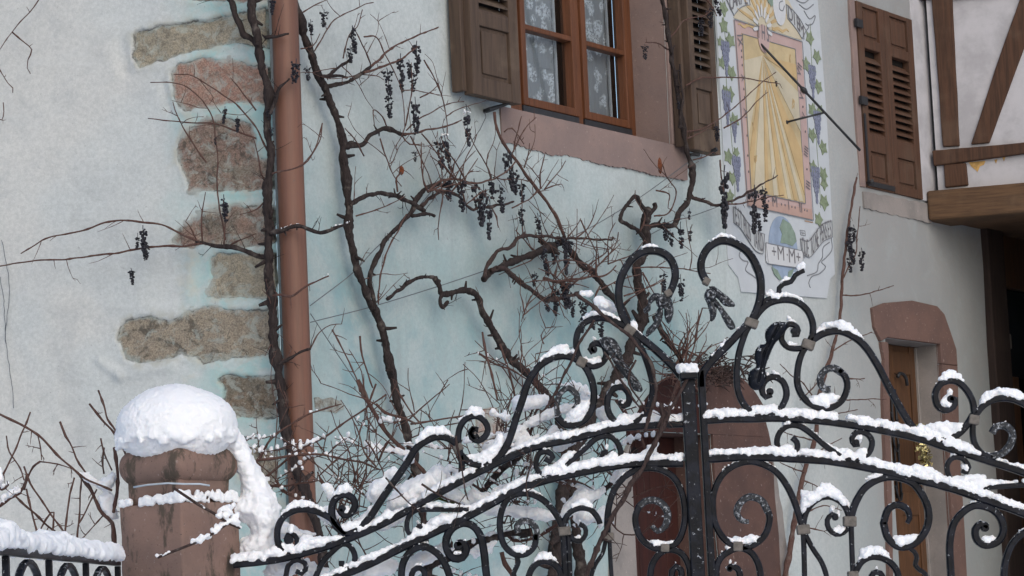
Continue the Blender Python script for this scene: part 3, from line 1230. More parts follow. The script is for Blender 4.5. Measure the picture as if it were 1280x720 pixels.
part('door_jamb', m, M['sand_red'], house, bevel=.005)
m = MB()
dw = u_e2 - u_e1
m.pbox(W, u_e1 + .001, u_e2 - .001, 0, v_e - .002, -d_e - .05, -d_e - .012)
for a, b in ((.05, .62), (.68, 1.2)):
    pass
for fr0, fr1 in ((.0, .12), (.42, .56), (.88, 1.0)):
    m.pbox(W, u_e1 + dw * fr0 + .002, u_e1 + dw * fr1 - .002, 0, v_e - .003, -d_e - .0115, -d_e)
for zz in (v_e - .18, v_e - 1.05):
    m.pbox(W, u_e1 + dw * .12, u_e1 + dw * .42, zz, zz + .14, -d_e - .0113, -d_e - .002)
    m.pbox(W, u_e1 + dw * .56, u_e1 + dw * .88, zz, zz + .14, -d_e - .0113, -d_e - .002)
door = part('front_door', m, M['door_brown'], house, bevel=.004, label='varnished brown wooden door')
m = MB()
ug0, ug1 = u_e1 + dw * .14, u_e1 + dw * .52
for i in range(6):
    u = ug0 + (ug1 - ug0) * i / 5
    tube(m, [W.at(u, v_e - .95, -d_e + .012), W.at(u, v_e - .28, -d_e + .012)], [.008] * 2, 6)
for i in range(5):
    z = v_e - .92 + .15 * i
    P = [W.at(ug0 + (ug1 - ug0) * t / 12, z + .05 * math.sin(t * 1.05), -d_e + .02) for t in range(13)]
    tube(m, P, [.007] * len(P), 6)
part('door_grille', m, M['black'], door, smooth=True)
m = MB()
P = [W.hit(x, y, -d_e + .03) for x, y in ((1122, 471), (1124, 467), (1129, 468), (1133, 474), (1134, 482))]
tube(m, [Vector(q) for q in spline([tuple(p) for p in P], .02)], [.011] * len(spline([tuple(p) for p in P], .02)), 8)
part('door_knocker', m, M['black'], door, smooth=True)
m = MB()
m.pbox(W, u_e2 - .022, u_e2 - .002, 0, v_e - .01, -d_e, -d_e + .012)
part('door_seal', m, M['sand_grey'], door)

# --- timber opening under the jetty
m = MB()
m.pbox(W, W.uv(1239, 500)[0], u_f1 - .002, 0, v_f - .002, -.12, .05)
part('timber_post', m, M['post_dark'], house, bevel=.01)
m = MB()
uw = u_f1
m.pbox(W, uw, uw + .10, 0, v_f - .01, -.11, -.03)
m.pbox(W, uw + .12, uw + .30, 0, W.uv(1275, 470)[1], -.10, -.04)
m.pbox(W, uw + .10, u_f2 + .3, W.uv(1275, 360)[1], v_f - .01, -.10, -.04)
ow = part('oak_screen', m, M['door_brown'], house, bevel=.005)
m = MB()
m.add([W.at(uw + .10, W.uv(1275, 470)[1], -.088), W.at(u_f2 + .3, W.uv(1275, 470)[1], -.088), W.at(u_f2 + .3, W.uv(1275, 360)[1], -.088), W.at(uw + .10, W.uv(1275, 360)[1], -.088)], [(0, 1, 2, 3)])
part('pane', m, M['glass'], ow, fix=False)
m = MB()
m.pbox(W, uw + .02, uw + .11, W.uv(1270, 437)[1], W.uv(1270, 419)[1], -.029, .01)
part('wall_bracket', m, M['collar'], ow, bevel=.004)
room(u_f1 + .0, u_f2 + .5, 0, v_f, -.13, 1.5, 'dark_passage')
room(u_e1, u_e2, 0, v_e, -d_e - .06, .3, 'dark_hall')

# gold tinsel garland by the door
gar = MB()
for i in range(420):
    t = random.random()
    c = W.hit(1148 + 13 * t + random.gauss(0, 3.5), 530 + 68 * t, -.02 + random.gauss(0, .03))
    a = Vector((random.gauss(0, 1), random.gauss(0, 1), random.gauss(0, 1))).normalized() * .012
    b = Vector((random.gauss(0, 1), random.gauss(0, 1), random.gauss(0, 1))).normalized() * .005
    d = a.cross(b).normalized() * .0008
    gar.box8([c - a - b - d, c + a - b - d, c + a + b - d, c - a + b - d, c - a - b + d, c + a - b + d, c + a + b + d, c - a + b + d])
kk = NT('gold_tinsel', .22, .6, .9)
kk.done((.40, .35, .17, 1))
M['gold'] = kk.m
top('tinsel_garland', gar, M['gold'], 'glittering gold tinsel garland hanging at the red sandstone door', 'garland')

# ================================================================== HALF-TIMBERED HOUSE
ht = thing('half_timbered_house', 'half-timbered upper storey with white panels and brown beams jutting over a dark passage', 'house', (T.o.x, T.o.y, 0))
def tu(px, py): return T.uv(px, py)


vbm0, vbm1 = tu(1220, 273)[1], tu(1220, 236)[1]
ub0 = tu(1162, 255)[0]
UEND = 4.0
m = MB()
m.pbox(T, tu(1164, 100)[0], UEND, vbm1 + .003, 6.6, -.25, 0)
part('infill_panel', m, M['panelwhite'], ht)
m = MB()
m.pbox(T, ub0, UEND, vbm0, vbm1, -.28, .10)
part('jetty_beam', m, M['beam_h'], ht, bevel=.015)
m = MB()
m.pbox(T, .80, UEND, 0, vbm0 - .003, -4.4, -.02)
part('unseen_shade_wall', m, M['panelwhite'], ht)  # unseen wall added to keep light from the right out of the passage
m = MB()
pj = [T.at(ub0, 0, -.285), T.at(UEND, 0, -.285), T.at(UEND, 0, -4.5), W.at(9.2, 0, .0)]
m.add([p + Vector((0, 0, vbm0 + .02)) for p in pj] + [p + Vector((0, 0, vbm0 + .2)) for p in pj],
      [(0, 1, 2, 3), (4, 7, 6, 5), (0, 4, 5, 1), (1, 5, 6, 2), (2, 6, 7, 3), (3, 7, 4, 0)])
part('passage_ceiling', m, M['beam_h'], ht)


def timber(nm, pxs, o0, o1, mat, seed=0):
    P = [tu(*p) for p in pxs]
    out = []
    n = len(P)
    for i in range(n):
        a = np.array(P[i]); b = np.array(P[(i + 1) % n])
        k = max(1, int(np.linalg.norm(b - a) / .08))
        for j in range(k):
            q = a + (b - a) * j / k
            w = vnoise(np.array([[q[0] * 1.0, q[1], seed]]), 6, 3)[0] * .003 if j else 0
            out.append((q[0] + w, q[1] + w))
    m = MB()
    m.quadprism(T, out, o0, o1)
    part(nm, m, mat, ht, bevel=.008)


timber('post', [(1147, -320), (1173, -320), (1191, 0), (1200, 183), (1179, 184), (1173, 100), (1165, 0)], -.02, .025, M['beam'], 1)
timber('post', [(1180, 206), (1208, 204), (1211, 232), (1182, 235)], -.02, .024, M['beam'], 2)
timber('rail', [(1166, 189), (1200, 186), (1330, 174), (1330, 188), (1280, 193), (1200, 204), (1168, 208)], -.02, .035, M['beam'], 3)
timber('brace', [(1214, 181), (1237, 179), (1262, 110), (1290, 35), (1312, -30), (1285, -30), (1275, 0), (1245, 85)], -.02, .022, M['beam'], 4)
timber('rail', [(1135, 1), (1135, -14), (1330, -30), (1330, -12), (1250, -5), (1200, -1)], -.02, .030, M['beam'], 5)
m = MB()
m.quadprism(T, [tu(*p) for p in ((1211, 203), (1232, 201), (1230, 206), (1225, 208), (1222, 215), (1219, 212), (1214, 208))], -.01, .003)
part('stain', m, M['ochre'], ht)
for x, y in ((1243, 200), (1253, 197)):
    m = MB()
    m.quadprism(T, [tu(x, y), tu(x + 4, y - 1), tu(x + 2, y + 5)], -.01, .003)
    part('stain', m, M['ochre'], ht)

# ================================================================== SUNDIAL painted on the wall
def paint(name, col, var=.10, sc=25, wear=.25):
    fade = .16 if name not in ('dial_ground', 'dial_white') else 0
    col = tuple((c * (1 - fade) + q * fade) * .86 for c, q in zip(col[:3], (.52, .53, .53))) + (1,)
    k = NT(name, .9, .1)
    p = k.pos()
    c = k.mix(k.mapr(k.noise(p, sc, 5, .6), .35, .7), col, tuple(min(1, x * (1 - var)) for x in col[:3]) + (1,))
    c = k.mix(k.mapr(k.noise(p, 38, 5, .7), .58, .70, 0, wear), c, (.47, .48, .48, 1))
    nb = k.bump(k.noise(p, 150, 3, .6), .3, .0015)
    return k.done(c, nb)


Pm = {
    'ground': paint('dial_ground', (.52, .555, .585, 1), .07, 8, 0),
    'pink': paint('dial_pink', (.50, .34, .315, 1), .10, 10, .12),
    'salmon': paint('dial_salmon', (.46, .28, .225, 1), .10, 10, .1),
    'yellow': paint('dial_yellow', (.56, .43, .22, 1), .18, 9, .12),
    'cream': paint('dial_cream', (.58, .51, .36, 1), .12, 9, .2),
    'gold': paint('dial_gold', (.55, .375, .155, 1), .12, 9, .12),
    'white': paint('dial_white', (.58, .595, .61, 1), .05),
    'ink': paint('dial_ink', (.11, .10, .115, 1), .1, 25, .25),
    'greyink': paint('dial_grey_line', (.17, .18, .20, 1), .1, 25, .15),
    'blue': paint('globe_blue', (.27, .36, .50, 1), .2, 14, .25),
    'green': paint('globe_green', (.20, .29, .22, 1), .25, 20, .2),
    'leaf': paint('painted_leaf', (.20, .26, .135, 1), .35, 45, .3),
    'grape': paint('painted_grape', (.16, .18, .28, 1), .3, 60, .25),
    'ribbon': paint('ribbon', (.50, .53, .54, 1), .12, 12, .1),
    'rust': paint('rust_mark', (.40, .20, .07, 1), .2),
}
pb = W.hit(970, 374)
sun = thing('sundial', 'painted mural sundial with iron rod, yellow rays and Roman numerals between painted vines', 'sundial', (pb.x, pb.y, pb.z))


def sheet(nm, pxs, off, mat, parent=None, thick=.0025, step=None):
    P = [W.uv(x, y) for x, y in pxs]
    m = MB()
    m.quadprism(W, P, off - thick, off)
    return part(nm, m, mat, parent or sun)


def stroke(nm, pxs, width, off, mat, parent=None, thick=.002, sm=True, w1=None):
    """brush line of given width (metres) on the wall"""
    P = [np.array(W.uv(x, y)) for x, y in pxs]
    if sm and len(P) > 2:
        P = spline([tuple(p) for p in P], .012)
    m = MB()
    a = []
    n = len(P)
    for i in range(n):
        t = P[min(i + 1, n - 1)] - P[max(i - 1, 0)]
        t = t / max(np.linalg.norm(t), 1e-9)
        nn = np.array([-t[1], t[0]])
        ww = width if w1 is None else width + (w1 - width) * i / (n - 1)
        a.append((P[i] + nn * ww / 2, P[i] - nn * ww / 2))
    for i in range(n - 1):
        q = [a[i][0], a[i][1], a[i + 1][1], a[i + 1][0]]
        m.quadprism(W, [tuple(x) for x in q], off - thick, off)
    return part(nm, m, mat, parent or sun)


def multi(nm, quads, off, mat, parent=None, thick=.0025):
    m = MB()
    for q in quads:
        m.quadprism(W, [W.uv(x, y) for x, y in q], off - thick, off)
    return part(nm, m, mat, parent or sun)


def lettering(nm, text, px, py, h, ang, off, mat, parent=None, sx=1.0, shear=0, bold=.0):
    cu = bpy.data.curves.new(nm, 'FONT')
    cu.body = text
    cu.align_x = 'CENTER'
    cu.align_y = 'CENTER'
    cu.offset = bold
    cu.extrude = 0
    o = bpy.data.objects.new(nm, cu)
    C.objects.link(o)
    dg = bpy.context.evaluated_depsgraph_get()
    dg.update()
    me = bpy.data.meshes.new_from_object(o.evaluated_get(dg))
    bpy.data.objects.remove(o)
    cx, cy = W.uv(px, py)
    ca, sa = math.cos(ang), math.sin(ang)
    b = root_base(parent or sun)
    s = h / .72
    for v in me.vertices:
        x, y = v.co.x * s * sx + shear * v.co.y * s, v.co.y * s
        u, vv = cx + ca * x - sa * y, cy + sa * x + ca * y
        v.co = W.at(u, vv, off) - b
    me.update()
    return part(nm, me, mat, parent or sun)


B = .014     # the mural's own ground stands this far out
sheet('mural_ground', [(888, -75), (1015, -52), (1022, 30), (1031, 150), (1036, 250), (1041, 343), (1035, 349), (1031, 373), (924, 365), (920, 347), (908, 331), (905, 290), (902, 200), (896, 80)], B, Pm['ground'], thick=.012)
# dial
f_out = [(914, 25), (999, 53), (1013, 276), (931, 258)]
sheet('dial_frame', f_out, B + .003, Pm['pink'])
sheet('dial_footer', [(931, 248), (1010.5, 262), (1012.5, 275), (931.8, 257)], B + .0055, Pm['salmon'])
sheet('dial_face', [(923.5, 42), (990, 62), (1003, 255), (935, 240)], B + .0055, Pm['yellow'])
src = (949, 70)
def edge_pt(t):
    """walk the lower part of the dial face edge"""
    path = [(924.5, 60), (930, 150), (935, 238), (952, 242), (969, 246), (986, 250), (1002, 253), (998, 180), (993, 110), (990.5, 75)]
    k = t * (len(path) - 1); i = min(int(k), len(path) - 2); f = k - i
    return (path[i][0] + (path[i + 1][0] - path[i][0]) * f, path[i][1] + (path[i + 1][1] - path[i][1]) * f)


beams = [(.02, .14, 'cream'), (.17, .22, 'gold'), (.245, .33, 'cream'), (.34, .37, 'gold'), (.405, .44, 'cream'), (.455, .50, 'gold'), (.52, .55, 'cream'), (.575, .60, 'gold'), (.62, .655, 'cream'), (.68, .76, 'gold'), (.80, .88, 'cream'), (.92, .98, 'gold')]
for a, b, c in beams:
    sheet('sun_beam', [src, edge_pt(a), edge_pt((a + b) / 2), edge_pt(b)], B + .0085, Pm[c])
# rising sun above the frame
sheet('sunburst', [(914, 23), (916, 10), (922, -4), (934, -14), (950, -18), (968, -13), (983, 2), (994, 24), (999, 51)], B + .003, Pm['cream'])
for i in range(11):
    a = math.pi * (1.04 - i / 10 * 1.02)
    L1 = .30
    cx, cy = W.uv(951, 34)
    pts = []
    for side in (1, -1):
        seq = []
        for j in range(9):
            r = .10 + .20 * j / 8
            wob = .10 * math.sin(j * 1.5 + i) if i % 2 == 0 else 0
            wd = (.085 * (1 - j / 9)) * side
            an = a + wob * .35 + wd
            seq.append((cx + math.cos(an) * r, cy + math.sin(an) * r * 1.0))
        pts += seq if side == 1 else seq[::-1]
    lim = [q for q in pts]
    m = MB()
    m.quadprism(W, lim, B + .0035, B + .006)
    part('sun_ray', m, Pm['gold'], sun)
for i in range(9):
    a = math.pi * (1.05 - i / 8 * 1.1)
    cx, cy = W.uv(949, 36)
    m = MB()
    P = [(cx + math.cos(a + d) * r, cy + math.sin(a + d) * r * 1.25) for d, r in ((-.13, .055), (-.09, .10), (0, .115), (.09, .10), (.13, .055))]
    m.quadprism(W, P, B + .0065, B + .009)
    part('halo_ray', m, Pm['white'], sun)
cx, cy = W.uv(950, 49)
m = MB()
m.quadprism(W, [(cx + .065 * math.cos(q), cy + .082 * math.sin(q)) for q in np.linspace(0, 2 * math.pi, 28)[:-1]], B + .009, B + .0115)
med = part('medallion', m, Pm['pink'], sun)
for i, ch in enumerate('IHS'):
    lettering('lettering', ch, 943.5 + 5.6 * i, 40 + 2.4 * i, .088, math.radians(-4), B + .0125, Pm['ink'], med, .52, 0, .015)
# hours
for t, x, y, h, ang in (('IX', 921, 51, .058, -80), ('X', 925, 98, .05, -85), ('XI', 928.5, 142, .05, -82),
                        ('VII', 995.5, 88, .055, 68), ('VI', 998.5, 120, .055, 70), ('V', 1001, 146, .05, 70), ('IIII', 1004, 190, .05, 72), ('III', 1006.5, 232, .055, 74)):
    lettering('numeral', t, x, y, h, math.radians(ang), B + .007, Pm['ink'], None, .95)
for t, x, y, h in (('XI', 938, 247, .05), ('M', 964.5, 253.5, .062), ('I', 982, 258, .052), ('II', 997, 261, .058)):
    lettering('numeral', t, x, y, h, 0, B + .0072, Pm['ink'], None, 1)
dots = [(973, 256), (977.5, 257), (986, 259), (990, 260), (1002, 263), (1005, 264), (952, 251), (957, 252), (923, 64), (923.5, 72), (924, 82), (926, 112), (927, 122), (930, 170), (931, 195), (932, 215), (1000, 134), (1003, 165), (1005, 212)]
for d in dots:
    m = MB()
    c = W.uv(*d)
    m.quadprism(W, [(c[0] + .005 * math.cos(q), c[1] + .007 * math.sin(q)) for q in np.linspace(0, 6.283, 8)[:-1]], B + .005, B + .0075)
    part('hour_dot', m, Pm['ink'], sun)
# outlines of the frame
for a, b in (((914, 25), (931, 258)), ((931, 258), (1013, 276)), ((999, 53), (1013, 276)), ((914, 25), (999, 53)), ((924, 43), (935, 240)), ((990, 62), (1003, 255)), ((935, 240), (1003, 255)), ((924, 43), (990, 62))):
    stroke('frame_line', [a, b], .004, B + .0088, Pm['greyink'], sm=False)
# zodiac-like scribbles beside the hour lines
for k in range(10):
    x0, y0 = random.choice(((985, 75), (987, 95), (987, 130), (990, 155), (935, 120), (938, 160), (940, 200), (997, 215)))
    P = [(x0 + random.uniform(-2, 2), y0 + random.uniform(-7, 7)) for _ in range(4)]
    stroke('scribble', P, .004, B + .0095, Pm['gold'])
# globe
gc = W.uv(976, 312)
gr_u = abs(W.uv(994, 314)[0] - W.uv(958, 308)[0]) / 2
gr_v = (W.uv(976, 272)[1] - W.uv(976, 354)[1]) / 2
m = MB()
m.quadprism(W, [(gc[0] + gr_u * math.cos(q), gc[1] + gr_v * math.sin(q)) for q in np.linspace(0, 2 * math.pi, 44)[:-1]], B + .001, B + .0035)
globe = part('globe', m, Pm['blue'], sun)
sheet('continent', [(975, 274), (984, 280), (990, 292), (992, 302), (987, 308), (979, 305), (972, 304), (974, 293), (971, 285)], B + .006, Pm['green'], globe)
sheet('continent', [(961, 334), (968, 338), (972, 346), (976, 352), (970, 350), (964, 343)], B + .006, Pm['green'], globe)
sheet('continent', [(982, 340), (989, 336), (986, 345), (981, 349)], B + .006, Pm['green'], globe)
bb = sheet('date_band', [(953, 304), (958, 306), (998, 314), (999.5, 318), (999, 337), (995, 335), (956, 330), (953.5, 327)], B + .0085, Pm['white'])
for t, x, y in (('+', 963, 316), ('M', 971.5, 318), ('·', 979.5, 320), ('M', 985.5, 321.5), ('+', 993.5, 323)):
    lettering('lettering', t, x, y, .085 if t == 'M' else .075, math.radians(0), B + .0095, Pm['ink'], bb)
stroke('outline', [(953, 304), (998, 314), (999.5, 318), (999, 337), (956, 330), (953, 304)], .004, B + .0100, Pm['greyink'], bb, sm=False)


def banner(top_e, bot_e, words, h, label=None):
    out = [tuple(p) for p in spline(top_e, 3)] + [tuple(p) for p in spline(bot_e, 3)][::-1]
    b = sheet('banner', out, B + .004, Pm['ribbon'], label=None) if False else sheet('banner', out, B + .004, Pm['ribbon'])
    stroke('outline', out + [out[0]], .005, B + .0066, Pm['greyink'], b, sm=False)
    te = [np.array(W.uv(*p)) for p in spline(top_e, 3)]
    be = [np.array(W.uv(*p)) for p in spline(bot_e, 3)]
    n = len(words)
    for i, ch in enumerate(words):
        if ch == ' ': continue
        t = (i + .8) / (n + .6)
        def at_(E):
            k = t * (len(E) - 1); j = min(int(k), len(E) - 2)
            return E[j] + (E[j + 1] - E[j]) * (k - j), E[j + 1] - E[j]
        (a, da), (c, dc) = at_(te), at_(be)
        mid = (a + c) / 2
        dd = da + dc
        # place through uv directly
        cu = bpy.data.curves.new('lettering', 'FONT')
        cu.body = ch; cu.align_x = 'CENTER'; cu.align_y = 'CENTER'
        o = bpy.data.objects.new('lettering', cu); C.objects.link(o)
        dg = bpy.context.evaluated_depsgraph_get(); dg.update()
        me = bpy.data.meshes.new_from_object(o.evaluated_get(dg))
        bpy.data.objects.remove(o)
        ang = math.atan2(dd[1], dd[0]) if dd[0] > 0 else math.atan2(-dd[1], -dd[0])
        s = h / .72
        wlim = np.linalg.norm(te[-1] - te[0]) / (n + 1) / .62
        bse = root_base(sun)
        for v in me.vertices:
            x, y = v.co.x * min(s, wlim), v.co.y * s
            v.co = W.at(mid[0] + x, mid[1] + y + x * math.tan(ang), B + .0072) - bse
        part('lettering', me, Pm['ink'], b)
    return b


banner([(913, 259), (922, 266), (932, 280), (943, 290), (952, 293)], [(914, 279), (922, 286), (931, 300), (941, 314), (950, 318)], 'EST PLUS TARD', .105)
banner([(997, 299), (1007, 302), (1015, 292), (1024, 281), (1036, 276)], [(999, 317), (1008, 322), (1016, 314), (1026, 302), (1037, 297)], 'QUE TU NE PENSES', .105)
banner([(901, -8), (910, -12), (920, -14), (931, -12)], [(914, 20), (919, 13), (926, 8), (934, 7)], 'CARPE', .10)
banner([(979, 6), (988, 14), (996, 24), (1004, 39)], [(981, 24), (987, 31), (993, 39), (999, 49)], 'DIEM', .085)
# ribbon tails and curls
for P in ([(924, 310), (921, 320), (926, 326), (932, 328), (929, 338), (938, 345), (944, 350)], [(926, 312), (928, 318), (934, 322), (937, 334), (942, 344)],
          [(1036, 296), (1037, 312), (1030, 322), (1024, 328), (1029, 334), (1022, 342), (1012, 346), (1008, 354), (1010, 360)], [(1034, 303), (1026, 310), (1025, 322), (1020, 330), (1018, 340), (1006, 345)],
          [(985, -10), (992, 0), (1002, 4), (1010, -2)], [(990, -16), (998, -4), (1008, -2), (1013, -14)], [(996, 6), (1005, 12), (1014, 6)], [(1002, 14), (1009, 24), (1016, 20), (1013, 30), (1006, 32)], [(984, 0), (978, -8), (984, -20)],
          [(1000, -22), (1006, -10), (1016, -12)], [(1004, 40), (1008, 34), (1004, 30)]):
    stroke('ribbon_curl', P, .006, B + .003, Pm['greyink'])
m = MB()
c = W.uv(970, 8)
m.quadprism(W, [(c[0] + .075 * math.cos(q), c[1] + .115 * math.sin(q)) for q in np.linspace(0, 6.283, 24)[:-1]], B + .006, B + .009)
part('scroll_end', m, Pm['white'], sun)
stroke('scroll_line', [(974, 2), (970, 4), (970, 12), (974, 14), (976, 8)], .006, B + .011, Pm['greyink'])
sheet('green_tuft', [(952, -20), (956, 3), (960, 9), (964, 5), (966, -20)], B + .0085, Pm['green'])
stroke('signature', [(997, 288), (1003, 289), (1004, 295), (998, 294), (997, 288)], .003, B + .003, Pm['greyink'], sm=False)
stroke('signature', [(998.5, 292), (999.5, 290), (1000.5, 293), (1001.5, 291), (1002.5, 293)], .003, B + .003, Pm['greyink'])
stroke('signature', [(1003, 276.5), (1013, 278.5)], .005, B + .003, Pm['rust'])


def vleaf(x, y, s=1.0, a=0):
    c = W.uv(x, y)
    pts = []
    for k, r in enumerate((1.0, .62, .95, .55, .82, .35, .82, .55, .95, .62)):
        q = math.pi / 2 + k * 2 * math.pi / 10 + math.pi + a
        pts.append((c[0] + .049 * s * r * math.cos(q) * 1.2, c[1] + .054 * s * r * math.sin(q) * 1.0))
    m = MB()
    m.quadprism(W, pts, B + .0015, B + .0042)
    part('painted_leaf', m, Pm['leaf'], sun)


def vgrape(x, y, s=1.0):
    c = W.uv(x, y)
    m = MB()
    for r, nn in enumerate((4, 4, 3, 3, 2, 1, 1)):
        for i in range(nn):
            u = c[0] + (i - (nn - 1) / 2) * .024 * s
            v = c[1] + .085 * s - r * .028 * s
            m.quadprism(W, [(u + .0125 * s * math.cos(q), v + .0175 * s * math.sin(q)) for q in np.linspace(0, 6.283, 9)[:-1]], B + .002, B + .0046 + .0004 * ((i + r) % 3))
    part('painted_grapes', m, Pm['grape'], sun)


for x, y, s, a in ((901, 10, 1, .2), (910, 50, 1, -.3), (897, 52, .7, .6), (901, 32, 1, .8), (911, 90, 1, 0), (899, 78, .8, .4), (909, 117, 1, .3), (903, 112, .6, 0), (915, 150, 1, -.2), (907, 195, 1.0, .4), (917, 190, .7, .1), (912, 222, .9, 0), (909, 245, .9, .5)):
    vleaf(x, y, s, a)
for x, y, s in ((904, 74, 1), (905.5, 136, 1), (918, 218, 1), (915, 166, .6)):
    vgrape(x, y, s)
for x, y, s, a in ((1009, 47, 1, .2), (1018, 70, 1, 0), (1004, 80, 1, .5), (1020, 108, 1, -.2), (1014, 88, .6, 0), (1012, 137, 1, .3), (1022, 137, .8, 0), (1012, 168, 1, .1), (1026, 184, 1, -.3), (1013, 209, 1, .4), (1026, 217, 1, 0), (1027, 229, .9, 0), (1027, 252, 1.1, 0), (1020, 274, 1, .3)):
    vleaf(x, y, s, a)
for x, y, s in ((1012.5, 103, 1), (1019, 160, 1), (1017, 232, 1.1)):
    vgrape(x, y, s)
stroke('painted_stem', [(899, -30), (902, 30), (905, 60), (905, 100), (909, 140), (912, 180), (915, 210), (916, 250)], .005, B + .0014, Pm['leaf'])
stroke('painted_stem', [(1010, 30), (1011, 60), (1013, 100), (1016, 140), (1018, 180), (1021, 220), (1023, 260)], .005, B + .0014, Pm['leaf'])
# iron rod that casts the hour shadow
m = MB()
A = W.hit(951, 55, B + .01)
Z = W.hit(1075, 188, .30)
tube(m, [A + (Z - A) * t for t in (0, .25, .5, .75, 1)], [.007, .007, .0075, .0075, .008], 8)
rod = part('shadow_rod', m, M['black'], sun, smooth=True)
m = MB()
kn = A + (Z - A) * .43
tube(m, [kn - (Z - A).normalized() * .025, kn, kn + (Z - A).normalized() * .025], [.009, .018, .009], 8)
part('knob', m, M['black'], rod, smooth=True)
m = MB()
mid = A + (Z - A) * .64
foot = W.hit(982, 153, B)
tube(m, [mid, foot], [.006, .006], 6)
tube(m, [foot + (mid - foot) * .05, foot], [.012, .016], 8)
part('strut', m, M['black'], rod, smooth=True)

# ================================================================== GATE PILLAR
PA = math.radians(36)
pcn = at_depth(227, 640, 8.55)                       # the edge that faces the camera
PW = 107 * 8.6 / F
ex = Vector((math.cos(PA), -math.sin(PA), 0))        # left face runs towards -ex
ey = Vector((math.sin(PA), math.cos(PA), 0))
ex_l = Vector((-math.cos(PA), math.sin(PA), 0))
ctr = Vector((pcn.x, pcn.y, 0)) + ex_l * PW / 2 + ey * PW / 2
def zpx(py): return at_depth(225, py, 8.65).z


pillar = thing('gate_pillar', 'square weathered red sandstone gate pillar with a rounded cap under a thick dome of snow', 'pillar', (ctr.x, ctr.y, 0))


def rings(prof, rad, n_c=4, noise_a=.0025):
    """square section with rounded corners; prof list of (half width, z)"""
    m = MB()
    rs = []
    for hw, z in prof:
        ring = []
        r = min(rad, hw * .6)
        for k in range(4):
            a0 = math.pi / 4 + k * math.pi / 2
            cx = (hw - r) * (1 if k in (0, 3) else -1)
            cy = (hw - r) * (1 if k in (0, 1) else -1)
            for j in range(n_c):
                q = k * math.pi / 2 + j / (n_c - 1) * math.pi / 2
                ring.append((cx + r * math.cos(q), cy + r * math.sin(q)))
        # add points along the sides
        full = []
        n = len(ring)
        for i in range(n):
            a = ring[i]; b = ring[(i + 1) % n]
            k = 8 if math.hypot(a[0] - b[0], a[1] - b[1]) > hw else 1
            for j in range(k):
                full.append((a[0] + (b[0] - a[0]) * j / k, a[1] + (b[1] - a[1]) * j / k))
        rs.append([ctr + ex_l * x + ey * y + Vector((0, 0, z)) for x, y in full])
    n = len(rs[0])
    vs = [v for r in rs for v in r]
    A = np.array([v[:] for v in vs])
    d = vnoise(A, 14, 5) * noise_a + vnoise(A, 45, 6) * noise_a * .6
    vs = [v + (Vector((v.x - ctr.x, v.y - ctr.y, 0)).normalized()) * float(q) for v, q in zip(vs, d)]
    fs = []
    for i in range(len(rs) - 1):
        for j in range(n):
            fs.append((i * n + j, i * n + (j + 1) % n, (i + 1) * n + (j + 1) % n, (i + 1) * n + j))
    fs.append(tuple(range(n - 1, -1, -1)))
    fs.append(tuple((len(rs) - 1) * n + j for j in range(n)))
    m.add(vs, fs)
    return m


hw = PW / 2
zs1 = zpx(629)
part('shaft', rings([(hw, 0)] + [(hw, zs1 * t / 40) for t in range(1, 40)] + [(hw, zs1 - .004), (hw - .004, zs1)], .010), M['pillar'], pillar, smooth=True)
zc0, zc1 = zpx(606), zpx(556)
part('neck', rings([(hw * .87, zs1 - .002), (hw * .86, (zs1 + zc0) / 2), (hw * .87, zc0 + .02)], .012), M['pillar'], pillar, smooth=True)
prof = []
for i in range(17):
    q = -math.pi / 2 + math.pi * i / 16
    prof.append((hw * 1.045 - .054 + .054 * math.cos(q), (zc0 + zc1) / 2 + (zc1 - zc0) / 2 * math.sin(q)))
part('cap', rings(prof, .022), M['pillar'], pillar, smooth=True)
m = MB()
P = []
for px, py in ((167, 609), (185, 606), (210, 604), (230, 605), (250, 605), (262, 607)):
    P.append(at_depth(px, py, 8.55 + abs(px - 230) * .0012))
tube(m, P, [.003] * len(P), 6)
top('wire_tie', m, M['tie'], 'pale wire bound round the neck of the sandstone gate pillar', 'wire', smooth=True)

# ---- dome of snow on the cap
bl = []
zt = zpx(474)
zb = zpx(551)
RH = .196
for i in range(70):
    a = random.uniform(0, 6.283); q = random.uniform(.1, 1.5)
    rr_ = math.cos(q) ** .8
    r = random.uniform(.045, .065)
    p = ctr + Vector((math.cos(a), math.sin(a), 0)) * max(0, RH * rr_ - r)
    z = zb + .045 + (zt - zb - .055) * math.sin(q) ** .95 - r * .9
    bl.append((Vector((p.x, p.y, max(zb + r * .6, z))), r))
for i in range(170):
    a = random.uniform(0, 6.283)
    p = ctr + Vector((math.cos(a), math.sin(a), 0)) * RH * random.uniform(.92, .985)
    bl.append((Vector((p.x, p.y, zb + random.uniform(-.012, .03))), random.uniform(.009, .015)))
bl.append((Vector((ctr.x, ctr.y, zb + .05)), RH * .99, RH * .99, zt - zb - .06))
me = blob_mesh(bl, .0065, 'snow_cap', 6, .0034, 150, .005, 12)
me.materials.append(M['snow'])
sc = bpy.data.objects.new('snow_cap', me)
C.objects.link(sc)
sc['label'] = 'thick rounded dome of snow sitting on the sandstone gate pillar'
sc['category'] = 'snow'
